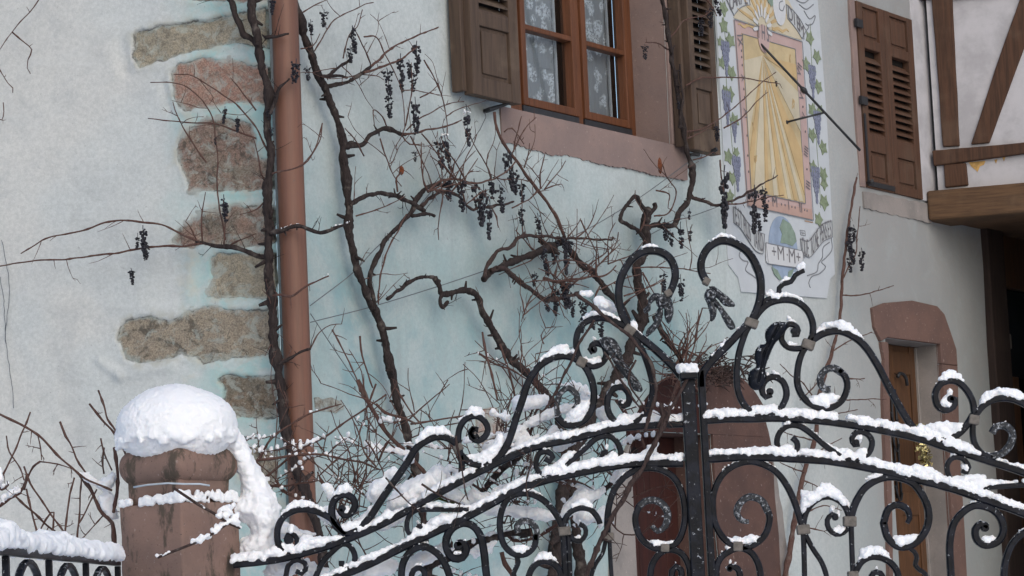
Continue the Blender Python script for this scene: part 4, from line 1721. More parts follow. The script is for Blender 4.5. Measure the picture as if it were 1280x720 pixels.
# snow on the ledge under the neck
bl = []
for i in range(260):
    k = random.choice((0, 0, 0, 1, 1)); t = random.uniform(-1, 1)
    a, b = ((t, -1), (-1, t))[k]
    h = .018 + .020 * max(0, (-a if k == 0 else .8)) + .01 * mnoise.noise(Vector((a * 3, b * 3, 1)))
    p = ctr + ex_l * a * hw * .985 + ey * b * hw * .985
    if k == 0 and .35 < t < .62: continue
    bl.append((Vector((p.x, p.y, zs1 + random.uniform(-.003, 1) * h)), random.uniform(.006, .011)))
me = blob_mesh(bl, .0045, 'ledge_snow', 2, .002, 90)
me.materials.append(M['snow'])
o = bpy.data.objects.new('ledge_snow', me)
C.objects.link(o)
o['label'] = 'thin line of snow lying on the ledge below the pillar cap'
o['category'] = 'snow'

# ================================================================== WROUGHT IRON GATE
hg = G.hit(300, 700); gp = G.hit(871, 720)
gl = thing('gate_leaf', 'left wrought iron gate leaf, rising from the pillar, canes growing through it', 'gate', (hg.x, 8.7, 0.15), 'leaves of the wrought iron gate')
gr = thing('gate_leaf', 'right wrought iron gate leaf with the twisted rod, falling away to the right', 'gate', (gp.x, 8.7, 0.15), 'leaves of the wrought iron gate')
GP = G.mpp(860, 600)
SNOWL, SNOWR = [], []       # blobs


def gpath(px, step=.012, off=0.0):
    P = [tuple(G.hit(x, y, off)) for x, y in px]
    return [Vector(p) for p in spline(P, step)]


def put_snow(store, P, a, b, h=8, thr=.0, off=0.0, rng_=(0, 1), seed=0):
    """snow lying on the upper side of a bar wherever it is not too steep"""
    n = len(P)
    for i in range(int(n * rng_[0]), int(n * rng_[1])):
        t = (P[min(i + 1, n - 1)] - P[max(i - 1, 0)]).normalized()
        fl = 1 - (abs(t.z) / .80) ** 2
        if fl <= .05: continue
        k = .5 + .5 * mnoise.noise(P[i] * 9 + Vector((seed, 0, 0)))
        g_ = .5 + .9 * mnoise.noise(P[i] * 3.3 + Vector((seed + 40, 0, 0)))
        kk_ = 5
        if kk_ <= i < n - kk_ and h > 5:
            cv = P[i - kk_].z + P[i + kk_].z - 2 * P[i].z
            if cv > .0035: fl *= 1.75
        hh = h * GP * fl * (.30 + .85 * k) * (.62 + .62 * max(0, min(1, g_))) - thr
        if hh < .004: continue
        w = Vector((-t.z, 0, t.x))
        if w.z < 0: w = -w
        base = P[i] + w * a * .8
        r = max(.0050, min(.013, hh * .55))
        if mnoise.noise(P[i] * 26 + Vector((9, seed, 0))) < -.52: continue
        nl = max(1, int(hh / (r * .9)))
        for l in range(nl):
            z = (l + .3) * r * .95
            if z > hh: break
            wd = b * (1 - .45 * z / max(hh, .001))
            for q in range(2):
                bl_ = (base + Vector((random.gauss(0, .002), random.uniform(-wd, wd) * .9, z + random.gauss(0, .0015))), r * random.uniform(.8, 1.15))
                store.append(bl_)


def iron(leaf, nm, px, wpx=9, b=.012, snow=8, off=0.0, t0=1.0, t1=1.0, mat=None, thr=0, rng_=(0, 1), step=.010):
    P = gpath(px, step, off)
    m = MB()
    a = wpx * .88 * GP / 2
    bar(m, G, P, a, b, 0, False, t0, t1)
    part(nm, m, mat or M['iron'], leaf, smooth=False, fix=True)
    if snow:
        snow = snow * (1.35 if 'rail' not in nm else .92)
        put_snow(SNOWL if leaf is gl else SNOWR, P, a, b, snow, thr, off, rng_)
    return P


def curl_ball(leaf, px, py, rpx=5):
    c = G.hit(px, py)
    m = MB()
    r = rpx * GP
    P = [c + Vector((0, q, 0)) for q in (-.012, -.006, .006, .012)]
    m2 = []
    for y in (-.014, .014):
        m2.append([c + Vector((r * math.cos(k), y, r * math.sin(k))) for k in np.linspace(0, 2 * math.pi, 12)[:-1]])
    n = 11
    m.add(m2[0] + m2[1], [tuple(range(n)), tuple(range(2 * n - 1, n - 1, -1))] + [(i, (i + 1) % n, n + (i + 1) % n, n + i) for i in range(n)])
    part('scroll_eye', m, M['iron'], leaf, bevel=.003)


def collar(leaf, px, py, w=15, h=11, ang=0):
    c = G.hit(px, py)
    q = math.radians(ang)
    U = Vector((math.cos(q), 0, math.sin(q))) * (w * GP / 2)
    Vv = Vector((-math.sin(q), 0, math.cos(q))) * (h * GP / 2)
    Y = Vector((0, .021, 0))
    m = MB()
    m.box8([c - U - Vv - Y, c + U - Vv - Y, c + U - Vv + Y, c - U - Vv + Y, c - U + Vv - Y, c + U + Vv - Y, c + U + Vv + Y, c - U + Vv + Y])
    part('collar', m, M['collar'], leaf, bevel=.004)


# -- left leaf: rails
railA = [(292, 706), (330, 702), (360, 697), (400, 686), (430, 676), (470, 659), (505, 641), (557, 612), (605, 587), (660, 562), (720, 548), (765, 537), (810, 532), (854, 530)]
railB = [(292, 750), (360, 742), (415, 724), (462, 705), (512, 680), (555, 660), (590, 643), (625, 624), (650, 611), (677, 602), (705, 595), (750, 586), (790, 580), (854, 579)]
iron(gl, 'top_rail', railA, 10, .016, 15)
iron(gl, 'lower_rail', railB, 11, .016, 17)
# -- left scrolls
iron(gl, 'scroll', [(432, 668), (421, 657), (413, 648), (400, 641), (385, 637), (369, 638), (354, 647), (347, 662), (348, 680), (357, 691), (368, 688), (372, 678), (368, 669), (360, 668), (357, 675)], 9, .014, 8, t1=.7)
curl_ball(gl, 361, 675, 6)
iron(gl, 'scroll', [(425, 637), (430, 644), (438, 642), (444, 633), (441, 623), (431, 618), (421, 622), (415, 633), (416, 648), (422, 660), (433, 666), (447, 662), (462, 647), (480, 620), (497, 596), (510, 577), (519, 562), (531, 552), (546, 546), (560, 548), (573, 556)], 10, .014, 9)
curl_ball(gl, 428, 636, 5)
iron(gl, 'scroll', [(598, 544), (592, 548), (588, 542), (591, 536), (598, 537)], 8, .014, 0)
iron(gl, 'scroll', [(577, 592), (577, 573), (573, 556), (574, 537), (582, 524), (595, 520), (606, 527), (610, 537), (606, 546), (598, 551), (590, 547), (588, 540), (593, 535)], 9, .014, 9)
iron(gl, 'scroll', [(577, 570), (585, 577), (598, 581), (612, 579), (625, 570), (634, 556), (640, 540), (646, 520), (653, 500), (658, 484), (664, 471), (675, 457), (690, 448), (707, 445), (722, 450), (733, 461), (741, 480), (742, 502), (735, 520), (722, 530), (707, 531), (697, 522)], 10, .014, 9)
iron(gl, 'rimed_curl', [(697, 520), (696, 505), (701, 491), (711, 485), (720, 492), (722, 505), (717, 512)], 8, .014, 0, mat=M['rime'])
iron(gl, 'scroll', [(727, 453), (721, 438), (721, 420), (728, 406), (741, 399), (757, 398), (773, 404), (787, 412)], 9, .014, 9)
iron(gl, 'scroll', [(787, 410), (779, 396), (774, 378), (774, 357), (780, 339), (792, 322), (808, 314), (825, 315), (838, 324), (844, 340), (842, 355), (835, 370)], 11, .016, 6, thr=.006)
iron(gl, 'top_bar', [(787, 411), (800, 422), (818, 436), (838, 455), (852, 471)], 11, .016, 10)
iron(gl, 'scroll', [(785, 413), (795, 425), (805, 443), (812, 464), (816, 485), (812, 506), (801, 523), (783, 531), (768, 526), (760, 513), (760, 497), (767, 486), (778, 484), (786, 493), (785, 505), (776, 507)], 9, .014, 8)
curl_ball(gl, 776, 504, 4)
iron(gl, 'scroll', [(729, 455), (742, 458), (753, 453), (758, 443), (754, 432), (744, 429), (738, 436), (742, 441)], 9, .014, 7)
curl_ball(gl, 742, 437, 5)
collar(gl, 727, 453, 12, 12, -30)
collar(gl, 787, 413, 14, 11, -40)
collar(gl, 706, 664, 15, 11, 3)
collar(gl, 760, 671, 15, 10, 2)
collar(gl, 831, 685, 11, 10, -5)
collar(gl, 573, 560, 12, 9, 30)
# between the rails
iron(gl, 'scroll', [(681, 573), (687, 577), (691, 571), (685, 565), (675, 566), (670, 577), (673, 589), (685, 596), (698, 590), (715, 575), (732, 560), (746, 548), (760, 545), (770, 551), (776, 565), (772, 574), (763, 578), (755, 574), (752, 567), (759, 564)], 8, .012, 7)
iron(gl, 'scroll', [(586, 637), (560, 637), (530, 637), (518, 639), (510, 648), (509, 662), (517, 671), (527, 668), (528, 660), (521, 656)], 7, .012, 6)
iron(gl, 'scroll', [(392, 728), (402, 705), (415, 690), (428, 680), (438, 683), (444, 697), (438, 710), (428, 709), (427, 701)], 8, .012, 5)
iron(gl, 'scroll', [(357, 722), (361, 706), (371, 700), (381, 704), (382, 712), (377, 717), (370, 714)], 7, .012, 5)
# below the lower rail
iron(gl, 'scroll', [(612, 740), (608, 718), (605, 690), (601, 671), (592, 658), (579, 654), (566, 660), (558, 673), (559, 688), (567, 698), (578, 697), (583, 687), (579, 679), (571, 680)], 11, .014, 5)
curl_ball(gl, 573, 682, 6)
iron(gl, 'scroll', [(566, 740), (562, 720), (554, 701), (543, 689), (529, 683), (515, 688), (506, 699), (502, 714), (503, 740)], 10, .014, 5)
iron(gl, 'scroll', [(530, 724), (531, 716), (525, 710), (517, 713), (514, 724), (516, 740)], 8, .014, 4)
iron(gl, 'scroll', [(708, 740), (706, 700), (704, 664), (701, 654), (693, 640), (680, 626), (665, 618), (650, 617), (638, 621), (630, 631), (625, 649), (626, 669), (632, 684), (644, 693), (658, 692), (668, 682), (670, 668)], 9, .014, 6)
iron(gl, 'rimed_curl', [(669, 675), (671, 663), (664, 653), (653, 651), (646, 658), (648, 666)], 9, .014, 0, mat=M['rime'])
iron(gl, 'wavy_tail', [(645, 694), (648, 702), (645, 710), (642, 717), (646, 728), (648, 740)], 7, .012, 0)
iron(gl, 'scroll', [(704, 662), (706, 650), (713, 640), (725, 635), (738, 637), (747, 647), (750, 655)], 8, .012, 7)
iron(gl, 'scroll', [(712, 668), (717, 675), (726, 676), (732, 668), (731, 659), (724, 655)], 7, .012, 6)
iron(gl, 'bar', [(711, 668), (712, 700), (713, 740)], 7, .012, 0)
iron(gl, 'bar', [(762, 676), (763, 700), (766, 740)], 6, .012, 0)
iron(gl, 'bar', [(757, 676), (753, 692), (744, 706), (739, 722), (738, 740)], 6, .012, 0)
iron(gl, 'scroll', [(759, 668), (760, 640), (767, 614), (782, 595), (802, 586), (822, 586), (840, 595), (851, 612), (856, 635), (855, 657), (847, 677), (831, 686), (813, 683), (799, 669), (794, 648), (799, 632)], 9, .014, 6)
iron(gl, 'rimed_curl', [(799, 633), (806, 627), (817, 625), (829, 631), (835, 644), (831, 658), (822, 664), (815, 657)], 10, .015, 0, mat=M['rime'], t1=.6)
iron(gl, 'scroll', [(813, 740), (813, 717), (817, 702), (827, 690), (840, 687), (853, 693), (861, 708), (863, 725)], 9, .014, 7)
iron(gl, 'scroll', [(840, 725), (840, 714), (845, 708), (851, 712), (852, 722)], 9, .014, 6)
iron(gl, 'scroll', [(658, 740), (661, 720), (668, 707), (681, 701), (695, 707), (702, 720), (703, 740)], 9, .014, 7)


def leafform(leaf, nm, px, off, thick, mat, ribs=()):
    """forged acanthus: traced outline domed out on both sides"""
    poly = [tuple(p) for p in spline([tuple(q) + (0,) for q in px] + [tuple(px[0]) + (0,)], 1.2)][:-1]
    pu = [(p[0], p[1]) for p in poly]
    xs = [p[0] for p in pu]; ys = [p[1] for p in pu]
    X, Y = np.meshgrid(np.arange(min(xs) - 1, max(xs) + 1.5, .7), np.arange(min(ys) - 1, max(ys) + 1.5, .7), indexing='ij')
    d = sdf(pu, X, Y)
    R = max(2.5, d.max())
    hgt = np.sqrt(np.clip(1 - (1 - np.clip(d / R, 0, 1)) ** 2, 0, 1))
    vein = np.zeros_like(X)
    for (ax, ay), (bx, by) in ribs:
        e = np.array([bx - ax, by - ay]); tt = np.clip(((X - ax) * e[0] + (Y - ay) * e[1]) / (e @ e), 0, 1)
        vein = np.maximum(vein, np.exp(-((np.hypot(X - ax - e[0] * tt, Y - ay - e[1] * tt)) / 1.3) ** 2))
    m = MB()
    idx = {}
    ok = d > -.35
    for side in (1, -1):
        for i, j in zip(*np.nonzero(ok)):
            idx[(side, i, j)] = len(m.v)
            m.v.append(tuple(G.hit(X[i, j], Y[i, j], off + side * (thick * hgt[i, j] * (1 - .45 * vein[i, j]) + .001))))
    for i in range(X.shape[0] - 1):
        for j in range(X.shape[1] - 1):
            if ok[i, j] and ok[i + 1, j] and ok[i, j + 1] and ok[i + 1, j + 1]:
                m.f.append(tuple(idx[(1, a, b)] for a, b in ((i, j), (i + 1, j), (i + 1, j + 1), (i, j + 1))))
                m.f.append(tuple(idx[(-1, a, b)] for a, b in ((i, j), (i, j + 1), (i + 1, j + 1), (i + 1, j))))
    # stitch the rim
    from collections import Counter
    cnt = Counter()
    for f in m.f:
        for k in range(4):
            cnt[tuple(sorted((f[k], f[(k + 1) % 4])))] += 1
    inv = {v: k for k, v in idx.items()}
    rim = []
    for f in list(m.f):
        for k in range(4):
            a, b = f[k], f[(k + 1) % 4]
            if cnt[tuple(sorted((a, b)))] == 1 and inv[a][0] == 1:
                a2 = idx[(-1,) + inv[a][1:]]; b2 = idx[(-1,) + inv[b][1:]]
                rim.append((b, a, a2, b2))
    m.f += rim
    part(nm, m, mat, leaf, smooth=True)


leafform(gl, 'acanthus_leaf', [(747, 426), (755, 421), (765, 422), (772, 428), (777, 438), (779, 449), (788, 462), (800, 478), (803, 489), (793, 488), (786, 478), (776, 466), (768, 455), (762, 444), (755, 436)], .018, .020, M['rime'], (((758, 428), (780, 460)), ((780, 460), (796, 480))))
# flower at the tip of the left hook
for px in ([(829, 368), (838, 372), (842, 384), (841, 396), (836, 405), (831, 398), (830, 385)], [(826, 380), (829, 390), (826, 404), (816, 416), (808, 421), (808, 413), (817, 402), (820, 390)],
           [(822, 374), (814, 380), (813, 388), (806, 392), (804, 386), (809, 382), (811, 373), (818, 366), (826, 368)]):
    leafform(gl, 'petal', px, 0, .016, M['rime'], (((px[0]), (px[len(px) // 2])),))


def boss(leaf, px, py, r):
    c = G.hit(px, py, .014)
    m = MB()
    for q, (rr, yy) in enumerate(((r, 0), (r * .62, -.012))):
        n = 14
        ring = [c + Vector((rr * GP * .8 * math.cos(k), yy, rr * GP * math.sin(k))) for k in np.linspace(0, 2 * math.pi, n + 1)[:-1]]
        tube(m, ring + [ring[0], ring[1]], [.0055] * (n + 2), 6)
    m.add(*(lambda v, f: ((v * np.array([r * .5 * GP, .014, r * .6 * GP]) + np.array(c[:])).tolist(), f))(*ICO2))
    part('boss', m, M['rime'], leaf, smooth=True)


boss(gl, 827.5, 377, 7.5)
collar(gl, 835, 367, 9, 9, -60)
# covering stile and its cap
def stile(leaf, nm, x0, y0, x1, y1, w, o0, o1, mat):
    m = MB()
    a, b = G.hit(x0, y0), G.hit(x1, y1)
    xm = (a.x + b.x) / 2
    hwid = w * GP / 2
    m.box8([Vector((xm - hwid, 8.7 - o1, 0.15)), Vector((xm + hwid, 8.7 - o1, .15)), Vector((xm + hwid, 8.7 - o0, .15)), Vector((xm - hwid, 8.7 - o0, .15)),
            Vector((xm - hwid, 8.7 - o1, a.z)), Vector((xm + hwid, 8.7 - o1, a.z)), Vector((xm + hwid, 8.7 - o0, a.z)), Vector((xm - hwid, 8.7 - o0, a.z))])
    return part(nm, m, mat, leaf, bevel=.004), xm, a.z


so_, xm, zt_ = stile(gl, 'stile', 860, 474, 871.5, 722, 17, -.012, .032, M['iron'])
m = MB()
c = Vector((xm, 8.67, zt_))
m.box8([c + Vector((x * 11 * GP, y * .04, z)) for z in (-.004, .016) for x, y in ((-1, -1), (1, -1), (1, 1), (-1, 1))])
part('stile_cap', m, M['iron'], gl, bevel=.004)
for i in range(60):
    SNOWL.append((c + Vector((random.uniform(-10, 9) * GP, random.uniform(-.03, .03), .018 + random.uniform(0, .022))), random.uniform(.009, .015)))

# -- right leaf
stile(gr, 'stile', 878.5, 462, 887.5, 722, 9, -.022, .016, M['iron'])
iron(gr, 'top_rail', [(882, 526), (910, 524), (940, 524), (965, 523), (995, 524), (1040, 528), (1090, 536), (1147, 548), (1190, 562), (1240, 578), (1280, 591), (1330, 610), (1390, 636), (1450, 664)], 10, .016, 16)
iron(gr, 'lower_rail', [(885, 574), (920, 572), (960, 572), (1000, 574), (1040, 577), (1090, 586), (1140, 598), (1190, 611), (1240, 628), (1280, 642), (1330, 664), (1390, 694), (1450, 726)], 11, .016, 16)
iron(gr, 'top_bar', [(877, 484), (878, 468), (890, 451), (910, 431), (928, 412), (938, 403)], 11, .016, 9)
iron(gr, 'scroll', [(939, 402), (947, 384), (951, 365), (949, 342), (937, 318), (920, 305), (902, 301), (886, 309), (877, 325), (877, 340), (884, 354)], 11, .016, 8)
iron(gr, 'twisted_rod', [(945, 392), (955, 377), (965, 372), (973, 369), (974, 360), (979, 355), (989, 352), (994, 344), (1000, 340), (1005, 338)], 7, .010, 9, thr=0)
iron(gr, 'scroll', [(941, 402), (951, 388), (962, 379), (978, 375), (995, 377), (1009, 388), (1016, 405), (1015, 420), (1009, 432)], 9, .014, 7)
iron(gr, 'scroll', [(1010, 431), (1019, 423), (1032, 416), (1050, 414), (1067, 421), (1082, 434), (1097, 457), (1112, 486), (1131, 520), (1147, 541), (1170, 550), (1192, 546), (1207, 533), (1216, 519)], 10, .014, 10)
iron(gr, 'scroll', [(1008, 432), (1001, 445), (997, 462), (997, 482), (1005, 498), (1019, 508), (1037, 510), (1052, 501), (1059, 484), (1056, 470), (1048, 463)], 9, .014, 8)
iron(gr, 'rimed_curl', [(1052, 466), (1042, 460), (1031, 463), (1025, 474), (1029, 485), (1038, 487)], 10, .014, 0, mat=M['rime'])
iron(gr, 'scroll', [(1007, 434), (997, 436), (985, 434), (977, 425), (979, 412), (987, 405), (996, 409), (997, 418), (990, 418)], 8, .014, 6)
curl_ball(gr, 992, 414, 4)
leafform(gr, 'acanthus_leaf', [(957, 412), (966, 404), (976, 402), (985, 405), (980, 417), (969, 430), (962, 445), (957, 460), (958, 472), (953, 484), (944, 488), (936, 482), (935, 470), (938, 463), (945, 458), (943, 448), (944, 438), (950, 431), (957, 429), (956, 420)], .018, .022, M['iron'], (((974, 406), (956, 440)), ((956, 440), (948, 478))))
iron(gr, 'scroll', [(938, 404), (931, 418), (924, 440), (921, 463), (922, 487), (930, 506), (943, 517), (960, 520), (975, 511), (983, 494), (979, 478), (968, 471), (957, 475), (952, 486), (957, 496), (964, 493)], 9, .014, 8)
curl_ball(gr, 962, 490, 5)
collar(gr, 939, 404, 17, 11, -22)
collar(gr, 1010, 431, 16, 12, -22)
collar(gr, 1217, 525, 13, 12, -12)
collar(gr, 922, 683, 12, 12, -4)
collar(gr, 1004, 662, 16, 12, 3)
collar(gr, 1062, 652, 16, 13, -3)
for px in ([(886, 358), (893, 358), (904, 366), (914, 374), (919, 381), (916, 384), (905, 382), (897, 374), (890, 368)], [(892, 370), (899, 378), (908, 390), (917, 402), (919, 410), (912, 412), (905, 402), (898, 388), (892, 380)],
           [(884, 360), (880, 370), (884, 381), (887, 392), (888, 402), (894, 398), (896, 386), (891, 374), (889, 364)]):
    leafform(gr, 'petal', px, 0, .016, M['rime'], (((px[0]), (px[len(px) // 2])),))
boss(gr, 888.5, 369, 6.5)
collar(gr, 883, 352, 9, 9, 60)
iron(gr, 'scroll', [(1187, 498), (1194, 500), (1191, 509), (1180, 513), (1171, 506), (1169, 491), (1177, 479), (1192, 476), (1205, 484), (1215, 500), (1218, 517)], 9, .014, 10)
curl_ball(gr, 1188, 499, 5)
iron(gr, 'scroll', [(1219, 519), (1227, 509), (1237, 502), (1250, 498), (1265, 499), (1282, 506), (1300, 520), (1320, 550), (1345, 590), (1370, 612), (1395, 612)], 9, .014, 11)
iron(gr, 'scroll', [(1216, 530), (1216, 545), (1220, 558), (1229, 568), (1240, 572)], 8, .014, 5)
iron(gr, 'rimed_curl', [(1238, 571), (1252, 567), (1263, 555), (1265, 541), (1256, 532), (1245, 534), (1240, 541)], 10, .014, 4, mat=M['rime'])
iron(gr, 'scroll', [(990, 547), (996, 553), (996, 562), (987, 569), (976, 565), (971, 553), (975, 540), (986, 532), (1000, 533), (1015, 543), (1035, 560), (1055, 572), (1072, 575), (1086, 566), (1090, 552), (1083, 542), (1071, 540), (1065, 548), (1068, 556), (1074, 555)], 8, .012, 8)
curl_ball(gr, 1070, 553, 4)
iron(gr, 'scroll', [(1330, 603), (1280, 606), (1240, 609), (1215, 611), (1197, 606), (1186, 595), (1184, 581), (1192, 572), (1204, 574), (1211, 584), (1208, 591), (1202, 588)], 7, .012, 8)
iron(gr, 'scroll', [(1004, 660), (1001, 652), (994, 630), (984, 608), (970, 590), (952, 580), (935, 577), (916, 583), (901, 596), (892, 617), (891, 640), (897, 662), (910, 678), (927, 685), (944, 680), (957, 667), (962, 648), (958, 634)], 9, .014, 7)
iron(gr, 'rimed_curl', [(960, 640), (952, 626), (937, 621), (925, 629), (921, 642), (928, 651), (936, 652)], 10, .015, 0, mat=M['rime'], t1=.6)
iron(gr, 'scroll', [(896, 740), (895, 715), (899, 700), (910, 690), (925, 685), (939, 691), (948, 706), (951, 725), (951, 740)], 9, .014, 6)
iron(gr, 'scroll', [(910, 712), (914, 708), (922, 711), (925, 720), (924, 735)], 9, .014, 5)
curl_ball(gr, 912, 711, 4)
iron(gr, 'scroll', [(1004, 662), (1005, 650), (1010, 636), (1021, 625), (1036, 621), (1050, 627), (1058, 637), (1062, 650)], 8, .012, 12)
iron(gr, 'scroll', [(1060, 660), (1054, 666), (1045, 668), (1036, 661), (1034, 650), (1040, 643), (1046, 646)], 7, .012, 6)
curl_ball(gr, 1044, 647, 4)
iron(gr, 'bar', [(1004, 668), (1005, 690), (1006, 740)], 7, .012, 0)
iron(gr, 'bar', [(1007, 669), (1016, 686), (1027, 703), (1033, 720), (1035, 740)], 7, .012, 0)
iron(gr, 'scroll', [(1063, 648), (1070, 627), (1082, 609), (1102, 598), (1122, 597), (1142, 605), (1156, 625), (1161, 645), (1156, 665), (1142, 680), (1125, 684), (1110, 673), (1104, 653)], 10, .014, 7)
iron(gr, 'rimed_curl', [(1104, 655), (1110, 637), (1122, 631), (1134, 637), (1137, 648), (1134, 654)], 10, .014, 0, mat=M['iron'], t1=.6)
iron(gr, 'wavy_tail', [(1135, 684), (1143, 690), (1146, 698), (1144, 706), (1150, 713), (1157, 718), (1158, 735)], 6, .012, 0)
iron(gr, 'bar', [(1064, 658), (1065, 690), (1067, 740)], 7, .012, 0)
iron(gr, 'scroll', [(1069, 715), (1077, 702), (1091, 696), (1108, 700), (1121, 714), (1125, 740)], 9, .014, 10)
iron(gr, 'scroll', [(1088, 724), (1092, 716), (1100, 716), (1104, 724)], 8, .012, 5)
iron(gr, 'scroll', [(1190, 740), (1188, 710), (1187, 680), (1192, 655), (1205, 639), (1220, 632), (1238, 636), (1250, 647), (1254, 663), (1247, 677), (1232, 682), (1221, 675), (1219, 662), (1226, 655), (1234, 659)], 10, .014, 5)
curl_ball(gr, 1231, 660, 5)
iron(gr, 'scroll', [(1254, 740), (1256, 705), (1265, 680), (1281, 665), (1302, 656), (1330, 655), (1350, 668), (1360, 690), (1360, 740)], 9, .014, 7)
collar(gr, 1066, 718, 13, 8, 0)


def fill(store, poly, off, depth, dens=1.0, r0=3.2):
    """a packed snow lump inside a traced outline, rounded and as deep as it is high"""
    A = np.array(poly, float)
    X, Y = np.meshgrid(np.arange(A[:, 0].min(), A[:, 0].max(), 2.2), np.arange(A[:, 1].min(), A[:, 1].max(), 2.2), indexing='ij')
    d = sdf(poly, X, Y)
    for i, j in zip(*np.nonzero(d > .8)):
        r = min(max(d[i, j] * .95, 2.0), r0 * 1.6)
        dd = min(depth, d[i, j] * GP * 1.1)
        for k in range(2 if dd > .014 else 1):
            store.append((G.hit(X[i, j] + random.gauss(0, .6), Y[i, j] + random.gauss(0, .6), off + random.uniform(-dd, dd)), r * GP * random.uniform(.85, 1.15)))


for poly in ([(1001, 613), (1015, 614), (1030, 610), (1046, 610), (1056, 620), (1064, 630), (1060, 640), (1048, 628), (1033, 622), (1018, 630), (1006, 645), (1000, 640)],):
    fill(SNOWR, poly, 0, .02)
for poly in ([(582, 567), (600, 566), (614, 556), (622, 541), (629, 540), (630, 556), (622, 568), (608, 578), (595, 578)],
             [(530, 667), (537, 650), (552, 641), (579, 640), (562, 653), (540, 664)], [(350, 690), (367, 684), (378, 668), (395, 670), (420, 671), (428, 675), (400, 684), (365, 695)],
             [(425, 662), (440, 658), (456, 645), (463, 646), (450, 660), (434, 665)], [(672, 590), (690, 580), (712, 563), (724, 563), (712, 576), (697, 588), (684, 594)],
             [(715, 510), (728, 500), (740, 497), (738, 513), (726, 526), (710, 528), (707, 518)], [(785, 402), (792, 398), (799, 408), (797, 415), (786, 412)]):
    fill(SNOWL, poly, 0, .022)
for st, nm, lab in ((SNOWL, 'gate_snow', 'snow lying along the rails and scrolls of the left gate leaf'), (SNOWR, 'gate_snow', 'snow lying along the rails and scrolls of the right gate leaf')):
    me = blob_mesh(st, .0036, nm, 9, .0024, 150, .0022, 42)
    me.materials.append(M['snow'])
    o = bpy.data.objects.new(nm, me)
    C.objects.link(o)
    o['label'] = lab; o['category'] = 'snow'; o['kind'] = 'stuff'

# ================================================================== LOW FENCE on the left
fe = thing('iron_fence', 'low black iron fence with round arches running left from the sandstone pillar', 'fence', (FN.o.x, FN.o.y, 0.5))
FP = FN.mpp(70, 700)
m = MB()
zf = FN.o.z
zr = FN.hit(100, 698).z
uE = FN.uv(-60, 690)[0]
u00 = FN.uv(146, 701)[0]
m.pbox(FN, min(u00, uE), max(u00, uE), zr - .012, zr + .010, -.012, .014)
part('rail', m, M['iron'], fe, bevel=.003)
bars = [FN.uv(x, 700)[0] for x in (15, 61, 107, 133)]
stp = FN.uv(61, 700)[0] - FN.uv(107, 700)[0]
for k in range(-1, 6):
    u = FN.uv(107, 700)[0] + stp * k
    m = MB()
    m.pbox(FN, u - .009, u + .009, .5, zr - .0125, -.009, .009)
    part('baluster', m, M['iron'], fe, bevel=.002)
    uc = u + stp / 2
    R = abs(stp) * .40
    P = [FN.at(uc - R * math.cos(q), zr - .022 - R + R * math.sin(q), 0) for q in np.linspace(-.9, math.pi + .9, 26)]
    m = MB()
    bar(m, FN, P, .007, .010)
    part('ring', m, M['iron'], fe)
    m = MB()
    P = [FN.at(uc + .028 * math.cos(q), zr - .12 + .028 * math.sin(q), 0) for q in np.linspace(0, 6.3, 18)]
    bar(m, FN, P, .006, .010)
    part('ring', m, M['iron'], fe)
m = MB()
m.pbox(FN, min(u00, uE), max(u00, uE), .5, .52, -.012, .012)
part('rail', m, M['iron'], fe)
# snow on its rail and on the ledge of ground behind
bl = []
for i in range(2600):
    t = random.random()
    u = u00 + (uE - u00) * t
    k = .5 + .5 * mnoise.noise(Vector((u * 5, 1, 0)))
    hump = .026 + .022 * k + .030 * math.exp(-((u - FN.uv(75, 690)[0]) / .10) ** 2) + .03 * math.exp(-((u - FN.uv(5, 690)[0]) / .08) ** 2)
    z = zr + .012 + random.random() * hump * .8
    wd = .055 * (1 - .5 * (z - zr) / hump)
    bl.append((FN.at(u, z, random.uniform(-wd * 2.2, wd * .6)), random.uniform(.015, .022)))
me = blob_mesh(bl, .007, 'fence_snow', 8, .003, 60, .003, 20)
me.materials.append(M['snow'])
o = bpy.data.objects.new('fence_snow', me)
C.objects.link(o)
o['label'] = 'bank of snow piled along the low iron fence'; o['category'] = 'snow'; o['kind'] = 'stuff'

# ================================================================== VINES AND CANES
PLANES = {'W': W, 'L': L, 'G': G, 'H': H}


def vpath(pl, px, off, step=.02, wob=.006, seed=0):
    n = len(px)
    P = []
    for i, (x, y) in enumerate(px):
        o = off if not isinstance(off, (tuple, list)) else off[0] + (off[1] - off[0]) * i / (n - 1)
        P.append(tuple(pl.hit(x, y, o)))
    S = [Vector(p) for p in spline(P, step)]
    out = []
    for i, p in enumerate(S):
        k = min(1, i / 3, (len(S) - 1 - i) / 3)
        q = p * 14
        out.append(p + Vector((mnoise.noise(q + Vector((seed, 0, 0))), mnoise.noise(q + Vector((0, seed, 7))), mnoise.noise(q + Vector((3, 0, seed))))) * wob * k)
    return out


def rad(P, r0, r1, rough=.25, seed=0, knots=.0):
    n = len(P)
    R = []
    for i in range(n):
        t = i / max(1, n - 1)
        r = r0 + (r1 - r0) * t
        r *= 1 + rough * mnoise.noise(P[i] * 22 + Vector((seed, 5, 0))) + rough * .7 * mnoise.noise(P[i] * 60)
        if knots:
            kk_ = mnoise.noise(P[i] * 8 + Vector((0, 0, seed)))
            r *= 1 + knots * max(0, kk_ - .25) * 2
        R.append(max(r, .0011))
    return R


